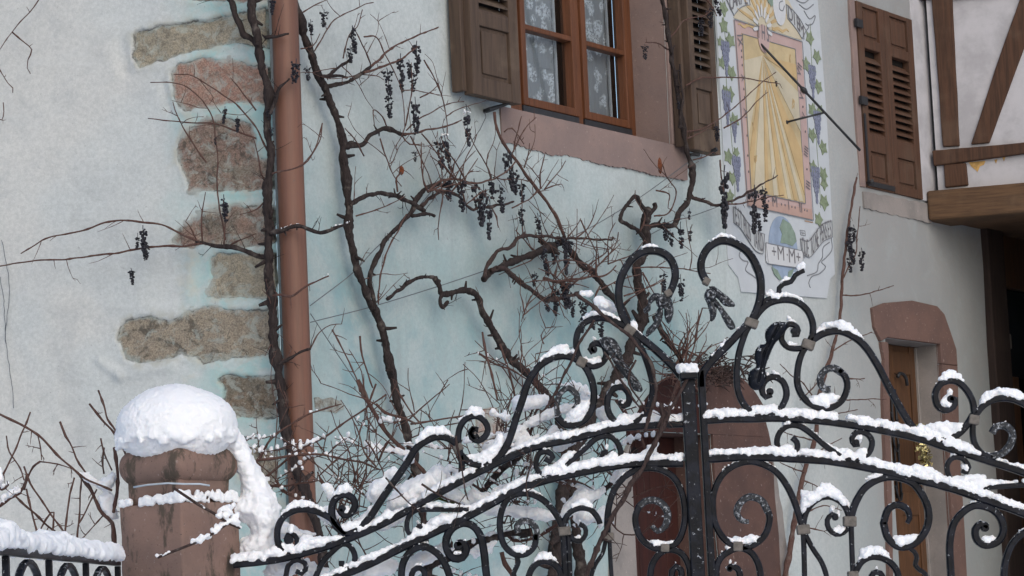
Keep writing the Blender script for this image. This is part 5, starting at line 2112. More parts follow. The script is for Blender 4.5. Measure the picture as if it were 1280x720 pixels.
def twigs(mb, P, nv, count, lens, r=.0018, up=.2, n2=2):
    """small side shoots with bends and buds"""
    for _ in range(max(1, int(count * .7))):
        i = random.randrange(max(1, int(len(P) * .1)), len(P))
        p = P[i]
        t = (P[min(i + 1, len(P) - 1)] - P[max(i - 1, 0)]).normalized()
        side = t.cross(nv).normalized() * random.choice((-1, 1))
        d = (side * random.uniform(.5, 1) + t * random.uniform(-.2, .9) + nv * random.uniform(-.15, .5) + Vector((0, 0, up))).normalized()
        ln = random.uniform(lens[0], lens[1] * 1.3)
        k = 6
        Q = [p]
        for j in range(k):
            d = (d + Vector((random.gauss(0, .09), random.gauss(0, .09), random.gauss(0, .09)))).normalized()
            Q.append(Q[-1] + d * ln / k)
        Rr = [r * .8 * (1.15 - .75 * j / k) * (1.35 if j % 2 else 1) for j in range(k + 1)]
        tube(mb, Q, Rr, 5)
        for _ in range(n2):
            if random.random() < .22:
                j = random.randrange(2, k)
                d2 = (d + Vector((random.gauss(0, .7), random.gauss(0, .7), random.gauss(0, .7)))).normalized()
                tube(mb, [Q[j], Q[j] + d2 * ln * .2, Q[j] + d2 * ln * .35 + Vector((0, 0, random.uniform(-.02, .02)))], [r * .8, r * .6, r * .4], 4)


VS = []
REG = {}


def vine(parent, nm, pl, px, w0, w1, off=.05, mat='bark', tw=0, lens=(.04, .12), snow=0, knots=.5, rough=.25, wob=.006, sides=8, step=.018, tr=.0018):
    pl_ = PLANES[pl]
    seed = len(BASE) + px[0][0] * .13
    bk = mat in ('bark', 'cane_dark')
    if bk:
        w0 *= .80; w1 *= .80; step = .010; sides = 11; rough = .34
    else:
        w0 *= .85; w1 *= .85
    ps_ = [(float(q[0]), float(q[1])) for q in spline([tuple(q) for q in px], 4)]
    of0 = off[1] if isinstance(off, (tuple, list)) else off
    REG.setdefault(pl, []).extend([(x_, y_, of0) for x_, y_ in ps_[:max(1, int(len(ps_) * .8))]])
    P = vpath(pl_, px, off, step, wob * (1.5 if bk else 1), seed)
    mp0 = pl_.mpp(*px[0]); mp1 = pl_.mpp(*px[-1])
    R = rad(P, w0 * mp0 / 2, w1 * mp1 / 2, rough, seed, knots)
    if nm == 'cane':
        for i in range(2, len(P), 5):
            R[i] *= 1.35
    m = MB()
    tube(m, P, R, sides, True, .20 if bk else 0)
    if bk:
        for _ in range(int(len(P) / 9)):
            i = random.randrange(len(P))
            t = (P[min(i + 1, len(P) - 1)] - P[max(i - 1, 0)]).normalized()
            d = (t.orthogonal().normalized() * random.uniform(-1, 1) + t.cross(t.orthogonal()).normalized() * random.uniform(-1, 1) + t * random.uniform(-.6, .6)).normalized()
            ln = R[i] * random.uniform(1.5, 3.6)
            tube(m, [P[i], P[i] + d * ln * .5, P[i] + d * ln + Vector((0, 0, random.uniform(-.004, .008)))], [R[i] * .55, R[i] * .42, R[i] * .25], 6)
    if tw:
        twigs(m, P, pl_.n, tw, lens, tr)
    part(nm, m, M[mat], parent, smooth=True, fix=False)
    if snow:
        put_snow(VS, P, w0 * mp0 * .4, max(.006, w0 * mp0 * .5), snow, .002, 0, (0, 1), seed)
    return P


# ---- grape bunches: a few shapes, shared
BUN = []
for k in range(9):
    m = MB()
    ln = 1.0
    tube(m, [Vector((0, 0, .18)), Vector((.02, 0, .05)), Vector((0, .01, -.4)), Vector((0, 0, -.95))], [.018, .016, .014, .008], 5)
    nb = 52 + 7 * (k % 4)
    rr = .056
    dense = (.17, .15, .20, .13, .18, .12, .16, .19, .14)[k]
    for i in range(nb):
        t = random.random() ** .9
        if k % 3 == 1 and .42 < t < .55 and random.random() < .8: continue
        wdt = dense * (1.1 - .75 * t) * (.7 + .5 * abs(math.sin(t * 9 + k)))
        a = random.uniform(0, 6.283)
        c = np.array((wdt * math.cos(a) * random.uniform(.4, 1), wdt * math.sin(a) * random.uniform(.4, 1), -t * ln))
        s = rr * random.uniform(.7, 1.15)
        m.add((ICO1[0] * np.array((s, s, s * random.uniform(.8, 1.2))) + c).tolist(), ICO1[1])
    me = m.mesh('grape_bunch', (0, 0, 0), True, False)
    me.materials.append(M['grape'])
    BUN.append(me)


def bunch(parent, pl, x, y, ln, off=.08, wide=1.0, snow=False):
    pl_ = PLANES[pl]
    p = pl_.hit(x, y, off)
    o = bpy.data.objects.new('grape_bunch', random.choice(BUN))
    C.objects.link(o)
    o.parent = parent
    o.location = p - root_base(parent)
    s = ln * pl_.mpp(x, y)
    wide = wide * (.72 if ln > 36 else .9)
    ws = s * wide * min(1.6, max(.95, (.17 / s) ** .5))
    o.scale = (ws, ws, s)
    o.rotation_euler = (random.uniform(-.12, .12), random.uniform(-.12, .12), random.uniform(0, 6.28))
    if snow:
        for _ in range(7):
            VS.append((p + Vector((random.gauss(0, .009), random.gauss(0, .009), random.uniform(-.012, .002))), random.uniform(.006, .009)))


def base_at(pl, px, py):
    h = PLANES[pl].hit(px, py, .05)
    return (h.x, h.y, 0)


def rcane(parent, pl, poly_box, n, off, w=2.2, ln=(20, 70), mat='cane', tw=3, snow=0, ang=None, lens=(.03, .09)):
    """thin shoots at random inside a photo-sized patch of wall"""
    x0, y0, x1, y1 = poly_box
    anchors = [q for q in REG.get(pl, []) if x0 <= q[0] <= x1 and y0 <= q[1] <= y1]
    if not anchors:
        return
    for _ in range(n):
        x, y, o_ = random.choice(anchors)
        a = random.choice((random.gauss(1.57, .75), random.uniform(0, 6.283))) if ang is None else random.gauss(*ang)
        L_ = random.uniform(*ln)
        px = [(x, y)]
        k = 4
        for j in range(k):
            a += random.gauss(0, .17)
            px.append((px[-1][0] + math.cos(a) * L_ / k, px[-1][1] - math.sin(a) * L_ / k))
        o = o_
        vine(parent, 'cane', pl, px, w * random.uniform(.8, 1.4), w * .5, (o, o + random.uniform(-.02, .09)), mat, max(1, tw - 2), lens, snow, 0, .15, .004, 6, .02)


# --- vine left of the drainpipe
v1 = thing('grapevine', 'old grapevine climbing just left of the drainpipe, long bare shoots reaching left over the stones', 'grapevine', base_at('L', 396, 700), 'grapevines trained on the house wall')
vine(v1, 'trunk', 'L', [(408, 760), (403, 690), (396, 655), (384, 620), (372, 590), (361, 555), (353, 510), (350, 480), (346, 450), (342, 420), (340, 390), (338, 360), (335, 320), (336, 280), (335, 240), (337, 200), (335, 160), (336, 130), (331, 95), (323, 55), (316, 15), (311, -30), (305, -90), (312, -160)], 15, 12, .11, 'bark', 26, (.03, .09), knots=.7)
vine(v1, 'branch', 'L', [(268, -130), (270, -80), (275, -30), (285, -3), (298, 25), (304, 42), (313, 47), (322, 56)], 7, 10, .09, 'bark', 4, knots=.8)
vine(v1, 'branch', 'L', [(336, 322), (320, 318), (293, 310), (263, 305), (245, 302)], 8, 5, .10, 'bark', 5)
vine(v1, 'cane', 'L', [(250, 303), (233, 295), (207, 283), (180, 278), (160, 275), (140, 276), (100, 289), (62, 296), (44, 306), (26, 317)], 3.6, 1.6, (.10, .12), 'cane', 8, (.03, .10))
vine(v1, 'cane', 'L', [(255, 304), (227, 307), (190, 309), (167, 312), (137, 317), (87, 323), (32, 328), (-20, 336)], 3.4, 1.8, (.10, .14), 'cane', 8, (.03, .10))
for px in ([(246, 301), (236, 281), (232, 277)], [(253, 303), (252, 270), (257, 240)], [(280, 306), (281, 280), (279, 250)], [(285, 308), (300, 300), (320, 292)],
           [(320, 173), (296, 164), (267, 155), (233, 153), (185, 148)], [(282, 300), (272, 245), (272, 200), (267, 153), (258, 132), (247, 120), (230, 107), (213, 103), (188, 103)],
           [(335, 190), (320, 160), (307, 143), (295, 130), (280, 120), (258, 105), (237, 94), (217, 93)], [(320, 138), (305, 118), (288, 97)], [(258, 203), (240, 178), (222, 145), (216, 127)],
           [(336, 235), (326, 215), (322, 190), (316, 170)], [(332, 250), (320, 262), (300, 268)]):
    vine(v1, 'cane', 'L', px, 2.6, 1.3, (.09, .12), 'cane', 3, (.02, .08), 0, 0, .15, .004, 6)
vine(v1, 'branch', 'L', [(337, 292), (352, 288), (367, 283), (378, 284), (387, 287), (400, 291), (412, 288), (422, 283), (437, 280)], 8, 4, (.12, .16), 'bark', 5, (.03, .08), 4)
vine(v1, 'branch', 'L', [(338, 143), (347, 114), (362, 98)], 6, 3, .13, 'bark', 3)
vine(v1, 'branch', 'L', [(331, 47), (345, 46), (361, 42)], 6, 3, .13, 'bark', 3)
vine(v1, 'branch', 'L', [(349, 455), (362, 448), (380, 439), (388, 436)], 6, 4, .17, 'bark', 4)
vine(v1, 'branch', 'L', [(341, 370), (350, 368), (363, 370), (385, 356), (411, 345)], 4, 2, .17, 'cane', 4, (.02, .06), 3)
vine(v1, 'cane', 'L', [(388, 436), (400, 415), (413, 406), (427, 405)], 2, 1, .17, 'cane', 3)
vine(v1, 'cane', 'L', [(340, 217), (380, 205), (398, 178), (403, 154)], 3, 1.4, .18, 'cane', 3)
for x, y, l in ((281, 136, 18), (297, 148, 17), (269, 172, 9), (280, 248, 28), (179, 287, 32), (172, 294, 16), (181, 305, 20), (164, 338, 18), (334, 135, 14), (370, 78, 26), (341, 0, 18), (339, 160, 10)):
    bunch(v1, 'L', x, y, l, .13, 1)
rcane(v1, 'L', (325, 360, 350, 480), 6, (.1, .14), 1.8, (14, 34), 'cane', 2)

# shoots hanging into the frame at top left
v0 = thing('vine_shoots', 'thin reddish vine shoots hanging in at the upper left over the pale wall', 'vine', base_at('L', 10, 100))
for px in ([(140, -170), (105, -90), (60, -20), (48, 0), (37, 15), (15, 40), (0, 62), (-8, 70)], [(15, 40), (26, 50), (40, 62), (35, 75), (34, 85), (38, 92)], [(-60, 30), (-30, 55), (-6, 80), (2, 92), (10, 104), (16, 110), (16, 116)], [(-60, 120), (-30, 142), (-4, 148), (2, 150), (5, 140), (4, 128)]):
    vine(v0, 'cane', 'L', px, 2.4, 1.2, .07, 'cane', 1, (.01, .03), 0, 0, .2, .003, 5)

# --- second vine right of the pipe
v2 = thing('grapevine', 'grapevine with slim forked trunk between drainpipe and window, hung with black bunches', 'grapevine', base_at('W', 513, 700), 'grapevines trained on the house wall')
vine(v2, 'trunk', 'W', [(540, 760), (528, 640), (518, 575), (513, 557), (507, 533), (497, 505), (493, 480), (487, 457), (481, 427), (472, 395), (457, 367), (445, 330), (438, 300), (436, 270), (436, 245), (430, 210), (429, 180), (420, 146), (406, 110), (394, 85), (379, 38), (368, 2), (362, -25), (352, -80), (358, -150)], 13, 11, .07, 'bark', 12, (.02, .06), knots=.5)
vine(v2, 'branch', 'W', [(468, 388), (466, 368), (462, 348), (468, 330), (476, 312), (482, 300), (490, 290), (502, 278), (513, 266), (520, 252), (528, 240), (540, 231), (562, 232)], 8, 6, .08, 'bark', 8, (.02, .07))
vine(v2, 'cane', 'W', [(473, 380), (474, 355), (480, 327), (487, 308), (498, 286), (508, 268)], 2.6, 2, .09, 'cane', 2)
vine(v2, 'branch', 'W', [(404, 108), (422, 107), (440, 99), (452, 92), (463, 84)], 8, 5, (.07, .10), 'bark', 5, (.02, .06))
vine(v2, 'cane', 'W', [(460, 86), (475, 74), (487, 62), (503, 53), (520, 45), (548, 34)], 3.6, 1.8, .10, 'cane', 5, (.02, .07))
vine(v2, 'cane', 'W', [(455, 91), (475, 84), (497, 76), (510, 68), (522, 58)], 3.6, 1.8, .11, 'cane', 4, (.02, .06))
vine(v2, 'branch', 'W', [(402, 96), (417, 90), (430, 80), (440, 71)], 6, 4, .10, 'bark', 3, (.02, .06))
vine(v2, 'branch', 'W', [(408, 96), (422, 94), (434, 97)], 5, 4, .10, 'bark', 1)
for px in ([(393, 64), (400, 52), (408, 37), (418, 25), (430, 18), (453, 7), (467, 3)], [(374, 18), (395, 6), (412, -2)], [(429, 73), (433, 52), (439, 40), (447, 33), (453, 12)], [(463, 79), (455, 60), (445, 40), (440, 33)],
           [(376, 61), (392, 57), (400, 42)], [(455, 46), (470, 47), (482, 70), (495, 95), (502, 113), (506, 160)], [(507, 157), (511, 135), (515, 113), (514, 78)], [(530, 75), (540, 92), (547, 107), (555, 128), (558, 150), (559, 173)],
           [(484, 160), (478, 146), (467, 138), (468, 156)], [(475, 173), (484, 200), (493, 220), (502, 233)], [(513, 170), (524, 192), (533, 213), (541, 233)], [(527, 167), (538, 180), (550, 197), (562, 216), (575, 235)],
           [(437, 96), (456, 93), (474, 96), (480, 100)], [(508, 163), (516, 155), (527, 147), (540, 140), (553, 133), (568, 128), (580, 127)], [(525, 122), (537, 116), (547, 107)], [(503, 170), (512, 180), (530, 180)],
           [(403, 154), (395, 182), (384, 200), (372, 208)], [(445, 270), (470, 262), (487, 255), (507, 245)], [(455, 195), (444, 175), (431, 160)]):
    vine(v2, 'cane', 'W', px, 2.2, 1.2, (.08, .12), 'cane', 3, (.02, .06), 0, 0, .15, .004, 6)
vine(v2, 'branch', 'W', [(430, 184), (441, 181), (453, 180), (462, 170), (475, 164), (484, 162), (496, 166), (507, 168)], 7, 6, .08, 'bark', 5, (.02, .06), knots=.9)
vine(v2, 'cane', 'W', [(505, 168), (520, 166), (533, 163), (550, 160), (567, 155), (577, 150)], 3.2, 1.8, .10, 'cane', 4)
vine(v2, 'branch', 'W', [(438, 256), (447, 250), (460, 243), (474, 241), (487, 242), (500, 246), (510, 251), (522, 258), (530, 264)], 7, 7, .09, 'bark', 5, (.02, .07), 0, .9)
vine(v2, 'branch', 'W', [(515, 270), (527, 268), (536, 267), (543, 270)], 6, 5, .10, 'bark', 2, knots=.9)
vine(v2, 'branch', 'W', [(527, 258), (538, 246), (550, 240), (562, 242), (573, 245), (582, 256), (592, 262), (610, 259), (626, 256), (642, 252)], 6, 3, .10, 'cane_dark', 8, (.03, .09))
vine(v2, 'branch', 'W', [(535, 240), (550, 226), (570, 224), (590, 228), (610, 226), (630, 216), (646, 200)], 4, 2, .12, 'cane', 8, (.03, .09))
rcane(v2, 'W', (535, 205, 625, 260), 16, (.07, .15), 2.2, (25, 70), 'cane', 4)
vine(v2, 'cane', 'W', [(497, 240), (496, 222), (505, 213)], 3, 2, .10, 'cane', 3)
for x, y, l in ((388, 27, 17), (384, 85, 16), (441, 37, 30), (438, 60, 18), (405, 15, 18), (484, 90, 30), (485, 121, 26), (501, 74, 40), (511, 78, 20), (517, 92, 22), (521, 57, 34), (519, 128, 40), (583, 138, 44), (555, 168, 44), (550, 178, 34), (518, 190, 12), (634, 192, 46), (614, 222, 26), (594, 232, 50), (604, 238, 44), (612, 256, 42), (576, 228, 36), (652, 230, 22), (651, 262, 20), (672, 270, 22), (641, 214, 30), (560, 225, 26), (625, 236, 30)):
    bunch(v2, 'W', x, y, l, random.uniform(.09, .14), 1, (x, y) in ((583, 138), (555, 168)))

# --- third vine: stepped arm from behind the gate
v3 = thing('grapevine', 'gnarled grapevine whose stepped arm bends along the wall left of the gate hooks', 'grapevine', base_at('W', 690, 700), 'grapevines trained on the house wall')
vine(v3, 'trunk', 'W', [(735, 760), (722, 680), (716, 620), (706, 560), (696, 520), (686, 496), (672, 480), (657, 465), (640, 450), (630, 437), (618, 415), (604, 393), (597, 373), (587, 363), (568, 365), (553, 368), (549, 360), (543, 347)], 17, 8, .08, 'bark', 14, (.02, .05), 0, .8)
vine(v3, 'branch', 'W', [(549, 352), (540, 347), (527, 347), (513, 353), (500, 362), (484, 374)], 6, 5, .08, 'bark', 4, (.01, .04), 0, .9)
vine(v3, 'branch', 'W', [(553, 366), (551, 378), (553, 386), (560, 377)], 7, 6, .09, 'bark', 3, knots=.9)
vine(v3, 'branch', 'W', [(604, 350), (613, 339), (625, 335), (640, 328), (667, 317), (690, 309), (704, 302), (714, 316), (725, 330), (740, 341), (757, 363), (772, 378), (785, 400)], 10, 10, .09, 'bark', 14, (.03, .09), 0, .8)
vine(v3, 'branch', 'W', [(605, 347), (613, 325), (625, 313), (640, 307), (650, 297), (673, 295), (700, 297), (720, 298), (760, 300), (766, 297)], 6, 3, .11, 'cane_dark', 9, (.03, .1))
vine(v3, 'branch', 'W', [(615, 338), (632, 336), (645, 348), (663, 362), (683, 374), (706, 372), (722, 366)], 8, 5, .12, 'cane_dark', 12, (.03, .1), 0, .6)
vine(v3, 'branch', 'W', [(680, 348), (697, 352), (715, 349), (740, 346), (760, 343), (770, 332)], 5, 2, .13, 'cane', 8, (.03, .1))
vine(v3, 'branch', 'W', [(618, 140), (622, 165), (640, 195), (656, 216), (672, 237), (683, 251), (693, 266), (700, 282), (706, 297)], 4.5, 5, .09, 'cane', 10, (.03, .12))
for px in ([(640, 192), (648, 176), (655, 162), (670, 147)], [(642, 190), (645, 170), (652, 145)], [(655, 210), (660, 195), (662, 179)], [(676, 236), (675, 220), (678, 205), (682, 190)], [(681, 236), (692, 222), (700, 213), (707, 201)], [(680, 237), (690, 233), (702, 230)],
           [(726, 275), (735, 295), (747, 319)], [(720, 298), (735, 285), (745, 262)], [(707, 300), (720, 284), (726, 273)], [(630, 165), (640, 160), (655, 180)], [(640, 260), (660, 250), (672, 237)], [(735, 345), (752, 328), (770, 306), (773, 290)], [(750, 362), (775, 350), (800, 343)],
           [(720, 352), (700, 372), (705, 395)], [(664, 370), (655, 390), (652, 402)], [(760, 330), (790, 318), (806, 300)], [(770, 385), (790, 372), (812, 358), (830, 348)]):
    vine(v3, 'cane', 'W', px, 2.3, 1.2, (.10, .15), 'cane', 4, (.02, .07), 0, 0, .15, .004, 6)
rcane(v3, 'W', (655, 310, 760, 375), 20, (.08, .18), 2.2, (25, 70), 'cane', 5)
for x, y, l in ((680, 312, 32), (694, 302, 28), (706, 298, 44), (710, 302, 30), (695, 362, 32), (703, 350, 36), (709, 355, 30), (682, 372, 18), (751, 392, 28), (729, 378, 26), (728, 398, 18), (716, 376, 20), (742, 398, 14), (668, 342, 16)):
    bunch(v3, 'W', x, y, l, random.uniform(.10, .16))
dl = MB()
lf = W.hit(825, 207, .1)
dl.add([lf + Vector((math.cos(q) * .012, math.sin(q * 2) * .008, math.sin(q) * .045)) for q in np.linspace(0, 6.28, 9)[:-1]], [(0, 1, 2, 3), (0, 3, 4, 7), (4, 5, 6, 7)])
part('withered_leaf', dl, M['twigleaf'], v3, fix=False)
dl = MB()
lf = W.hit(502, 213, .1)
dl.add([lf + Vector((math.cos(q) * .012, math.sin(q * 2) * .008, math.sin(q) * .022)) for q in np.linspace(0, 6.28, 9)[:-1]], [(0, 1, 2, 3), (0, 3, 4, 7), (4, 5, 6, 7)])
part('withered_leaf', dl, M['twigleaf'], v2, fix=False)

# --- fourth vine: thick, beside the gate hooks and up past the window
v4 = thing('grapevine', 'thickest grapevine, behind the left gate hook, one arm climbing past the right shutter', 'grapevine', base_at('W', 690, 730), 'grapevines trained on the house wall')
vine(v4, 'trunk', 'W', [(688, 770), (692, 720), (697, 680), (702, 640), (708, 595), (722, 552), (742, 518), (762, 486), (780, 455), (790, 430), (802, 404), (803, 385), (801, 365), (797, 347), (796, 331), (805, 316), (809, 300), (806, 284), (809, 268), (811, 262)], 22, 14, .09, 'bark', 24, (.02, .06), 0, .4)
vine(v4, 'branch', 'W', [(809, 274), (813, 264), (819, 258), (818, 254)], 9, 6, .10, 'bark', 3, (.01, .03), 0, .9)
vine(v4, 'branch', 'W', [(806, 278), (808, 266), (806, 259)], 8, 5, .11, 'bark', 3, (.01, .03), 0, .9)
vine(v4, 'branch', 'W', [(810, 266), (800, 252), (793, 246), (781, 262), (776, 276), (786, 281), (800, 291), (806, 300)], 6, 6, .11, 'bark', 5, (.02, .05), 0, .8)
vine(v4, 'branch', 'W', [(811, 285), (820, 280), (832, 283), (843, 279), (850, 266), (858, 255), (862, 240), (866, 222), (865, 210), (860, 196), (857, 178), (853, 150), (848, 120), (841, 80), (834, 40), (828, 0), (824, -30), (816, -90), (820, -160)], 9, 6, (.10, .19), 'bark', 18, (.02, .06), 0, .7)
vine(v4, 'branch', 'W', [(850, 160), (853, 120), (850, 80)], 5, 3, .19, 'bark', 6, (.02, .06))
vine(v4, 'branch', 'W', [(863, 246), (875, 250), (887, 254), (903, 256), (913, 252), (927, 245), (942, 237), (956, 228), (972, 219)], 6, 1.6, (.10, .16), 'cane_dark', 5, (.02, .06))
vine(v4, 'cane', 'W', [(905, 256), (922, 255), (942, 251), (960, 247), (979, 244)], 2.6, 1.2, .14, 'cane', 3, (.02, .05))
for px in ([(835, 62), (823, 54), (807, 53)], [(833, 52), (845, 38), (853, 27), (866, 22), (880, 20), (893, 8)], [(857, 107), (875, 98), (893, 97), (927, 97), (950, 101), (975, 105)], [(858, 165), (880, 160), (900, 148), (925, 128), (950, 105), (970, 90)],
           [(866, 200), (880, 196), (892, 190)], [(855, 175), (876, 165), (890, 158)], [(900, 200), (902, 222), (905, 240)], [(905, 160), (930, 145), (948, 125), (960, 115)], [(800, 290), (806, 270), (795, 250), (794, 238)], [(818, 270), (836, 266), (845, 240), (833, 220), (828, 205)], [(820, 238), (836, 242), (835, 260)],
           [(792, 335), (820, 334), (850, 336), (888, 342)], [(803, 340), (815, 362), (822, 374)], [(780, 370), (810, 360), (830, 350)], [(880, -4), (890, 8), (896, 20)]):
    vine(v4, 'cane', 'W', px, 2.4, 1.2, (.12, .20), 'cane', 4, (.02, .06), 0, 0, .15, .004, 6)
vine(v4, 'branch', 'W', [(818, 395), (826, 412), (836, 428), (847, 443), (853, 455), (862, 475), (866, 500)], 9, 8, .15, 'bark', 8, (.02, .06), 0, .8)
rcane(v4, 'W', (840, 440, 930, 485), 26, (.05, .22), 2.4, (18, 55), 'cane', 5, 0)
rcane(v4, 'W', (850, 380, 940, 470), 10, (.08, .2), 2.0, (30, 75), 'cane', 4, 0, (1.1, .5))
rcane(v4, 'W', (905, 440, 1000, 480), 8, (.08, .2), 2.0, (30, 60), 'cane', 3, 0, (.7, .4))
for x, y, l in ((831, 278, 22), (838, 290, 18), (851, 282, 28), (863, 286, 15), (830, 343, 22), (851, 348, 28), (906, 218, 64), (905, 252, 32), (943, 240, 50), (946, 262, 26), (957, 250, 26), (953, 236, 20), (888, 12, 22), (895, -4, 24), (877, 25, 20), (970, 100, 8), (806, 58, 16), (862, 262, 12), (848, 118, 18), (895, 158, 18)):
    bunch(v4, 'W', x, y, l, random.uniform(.13, .19))
# heap of dry twigs and leaves over the cellar door
m = MB()
for i in range(260):
    c = W.hit(random.gauss(893, 26), random.gauss(463, 11), random.uniform(.04, .20))
    d = Vector((random.gauss(0, 1), random.gauss(0, 1), random.gauss(0, .6))).normalized() * random.uniform(.02, .05)
    tube(m, [c - d, c + Vector((0, 0, .006)), c + d], [.003, .004, .002], 5)
part('dry_twigs', m, M['cane_dark'], v4, fix=False)['kind'] = 'stuff'

# --- fifth vine: slim, right of the sundial
v5 = thing('grapevine', 'slim pale grapevine right of the sundial, with withered bunches near its top', 'grapevine', base_at('W', 1000, 700), 'grapevines trained on the house wall')
vine(v5, 'trunk', 'W', [(975, 760), (992, 660), (1000, 610), (1010, 575), (1019, 548), (1021, 515), (1025, 490), (1035, 457), (1040, 440), (1046, 418), (1050, 392), (1052, 365), (1053, 345), (1057, 312), (1060, 285), (1064, 262), (1068, 238), (1071, 222)], 9, 3.5, .05, 'cane', 10, (.03, .10))
for px in ([(1052, 352), (1060, 335), (1070, 315), (1072, 290), (1075, 258)], [(1053, 369), (1070, 369), (1087, 366), (1117, 357)], [(1040, 440), (1052, 432), (1066, 424), (1090, 415)], [(1022, 505), (1003, 478), (990, 470), (975, 455)], [(1000, 500), (1020, 480), (1040, 440)], [(1020, 530), (1045, 518), (1072, 512)],
           [(1025, 497), (1050, 500), (1085, 499), (1108, 499)], [(1058, 473), (1075, 474), (1081, 473)], [(1010, 575), (1030, 560), (1052, 548)], [(1015, 550), (995, 545), (980, 540)], [(1003, 600), (1018, 606), (1030, 614)], [(1005, 590), (990, 585), (975, 578)], [(1010, 640), (1030, 632), (1052, 638)], [(1012, 660), (1030, 664), (1034, 663)]):
    vine(v5, 'cane', 'W', px, 2.2, 1.2, (.06, .12), 'cane', 3, (.03, .08), 0, 0, .15, .004, 6)
for x, y, l in ((1063, 280, 22), (1067, 284, 18), (1061, 300, 26), (1065, 308, 22), (1077, 314, 24), (1062, 322, 18)):
    bunch(v5, 'W', x, y, l, .08)

rcane(v3, 'W', (600, 170, 720, 300), 12, (.08, .16), 1.3, (30, 80), 'cane', 3)
rcane(v3, 'W', (640, 300, 780, 400), 14, (.08, .2), 1.4, (30, 80), 'cane', 4)
rcane(v3, 'W', (560, 380, 660, 500), 10, (.08, .2), 1.5, (30, 80), 'cane', 3, 0, (1.3, .5))
rcane(v2, 'W', (420, 20, 560, 120), 8, (.08, .14), 1.2, (30, 70), 'cane', 3)
rcane(v2, 'W', (470, 130, 600, 240), 12, (.08, .14), 1.3, (30, 80), 'cane', 3)
rcane(v2, 'W', (390, 250, 470, 420), 6, (.08, .14), 1.2, (25, 60), 'cane', 3)
rcane(v4, 'W', (770, 220, 870, 400), 10, (.12, .2), 1.3, (25, 70), 'cane', 3)
rcane(v1, 'L', (210, 90, 330, 300), 5, (.1, .14), 1.2, (25, 60), 'cane', 3)

# --- training wires
for i, (px, off, lab) in enumerate((([(388, 382), (440, 342), (468, 312), (520, 262), (600, 162), (606, 140)], .05, 'training wire rising steeply from the drainpipe to the left shutter hook'),
                     ([(388, 403), (480, 379), (610, 337), (717, 295), (795, 250), (860, 203)], .05, 'long training wire rising across the teal wall to the right shutter'),
                     ([(388, 392), (420, 440), (450, 484)], .05, 'short training wire sloping down from the drainpipe towards the gate'),
                     ([(800, 300), (847, 276), (880, 265), (955, 236)], .06, 'training wire right of the gate hooks, rising towards the sundial'))):
    P = [W.hit(x, y, off) for x, y in px]
    P = [Vector(q) for q in spline([tuple(p) for p in P], .05)]
    m = MB()
    tube(m, P, [.0022] * len(P), 5)
    top('training_wire', m, M['wire'], lab, 'wire', None, 'training wires on the wall', True)

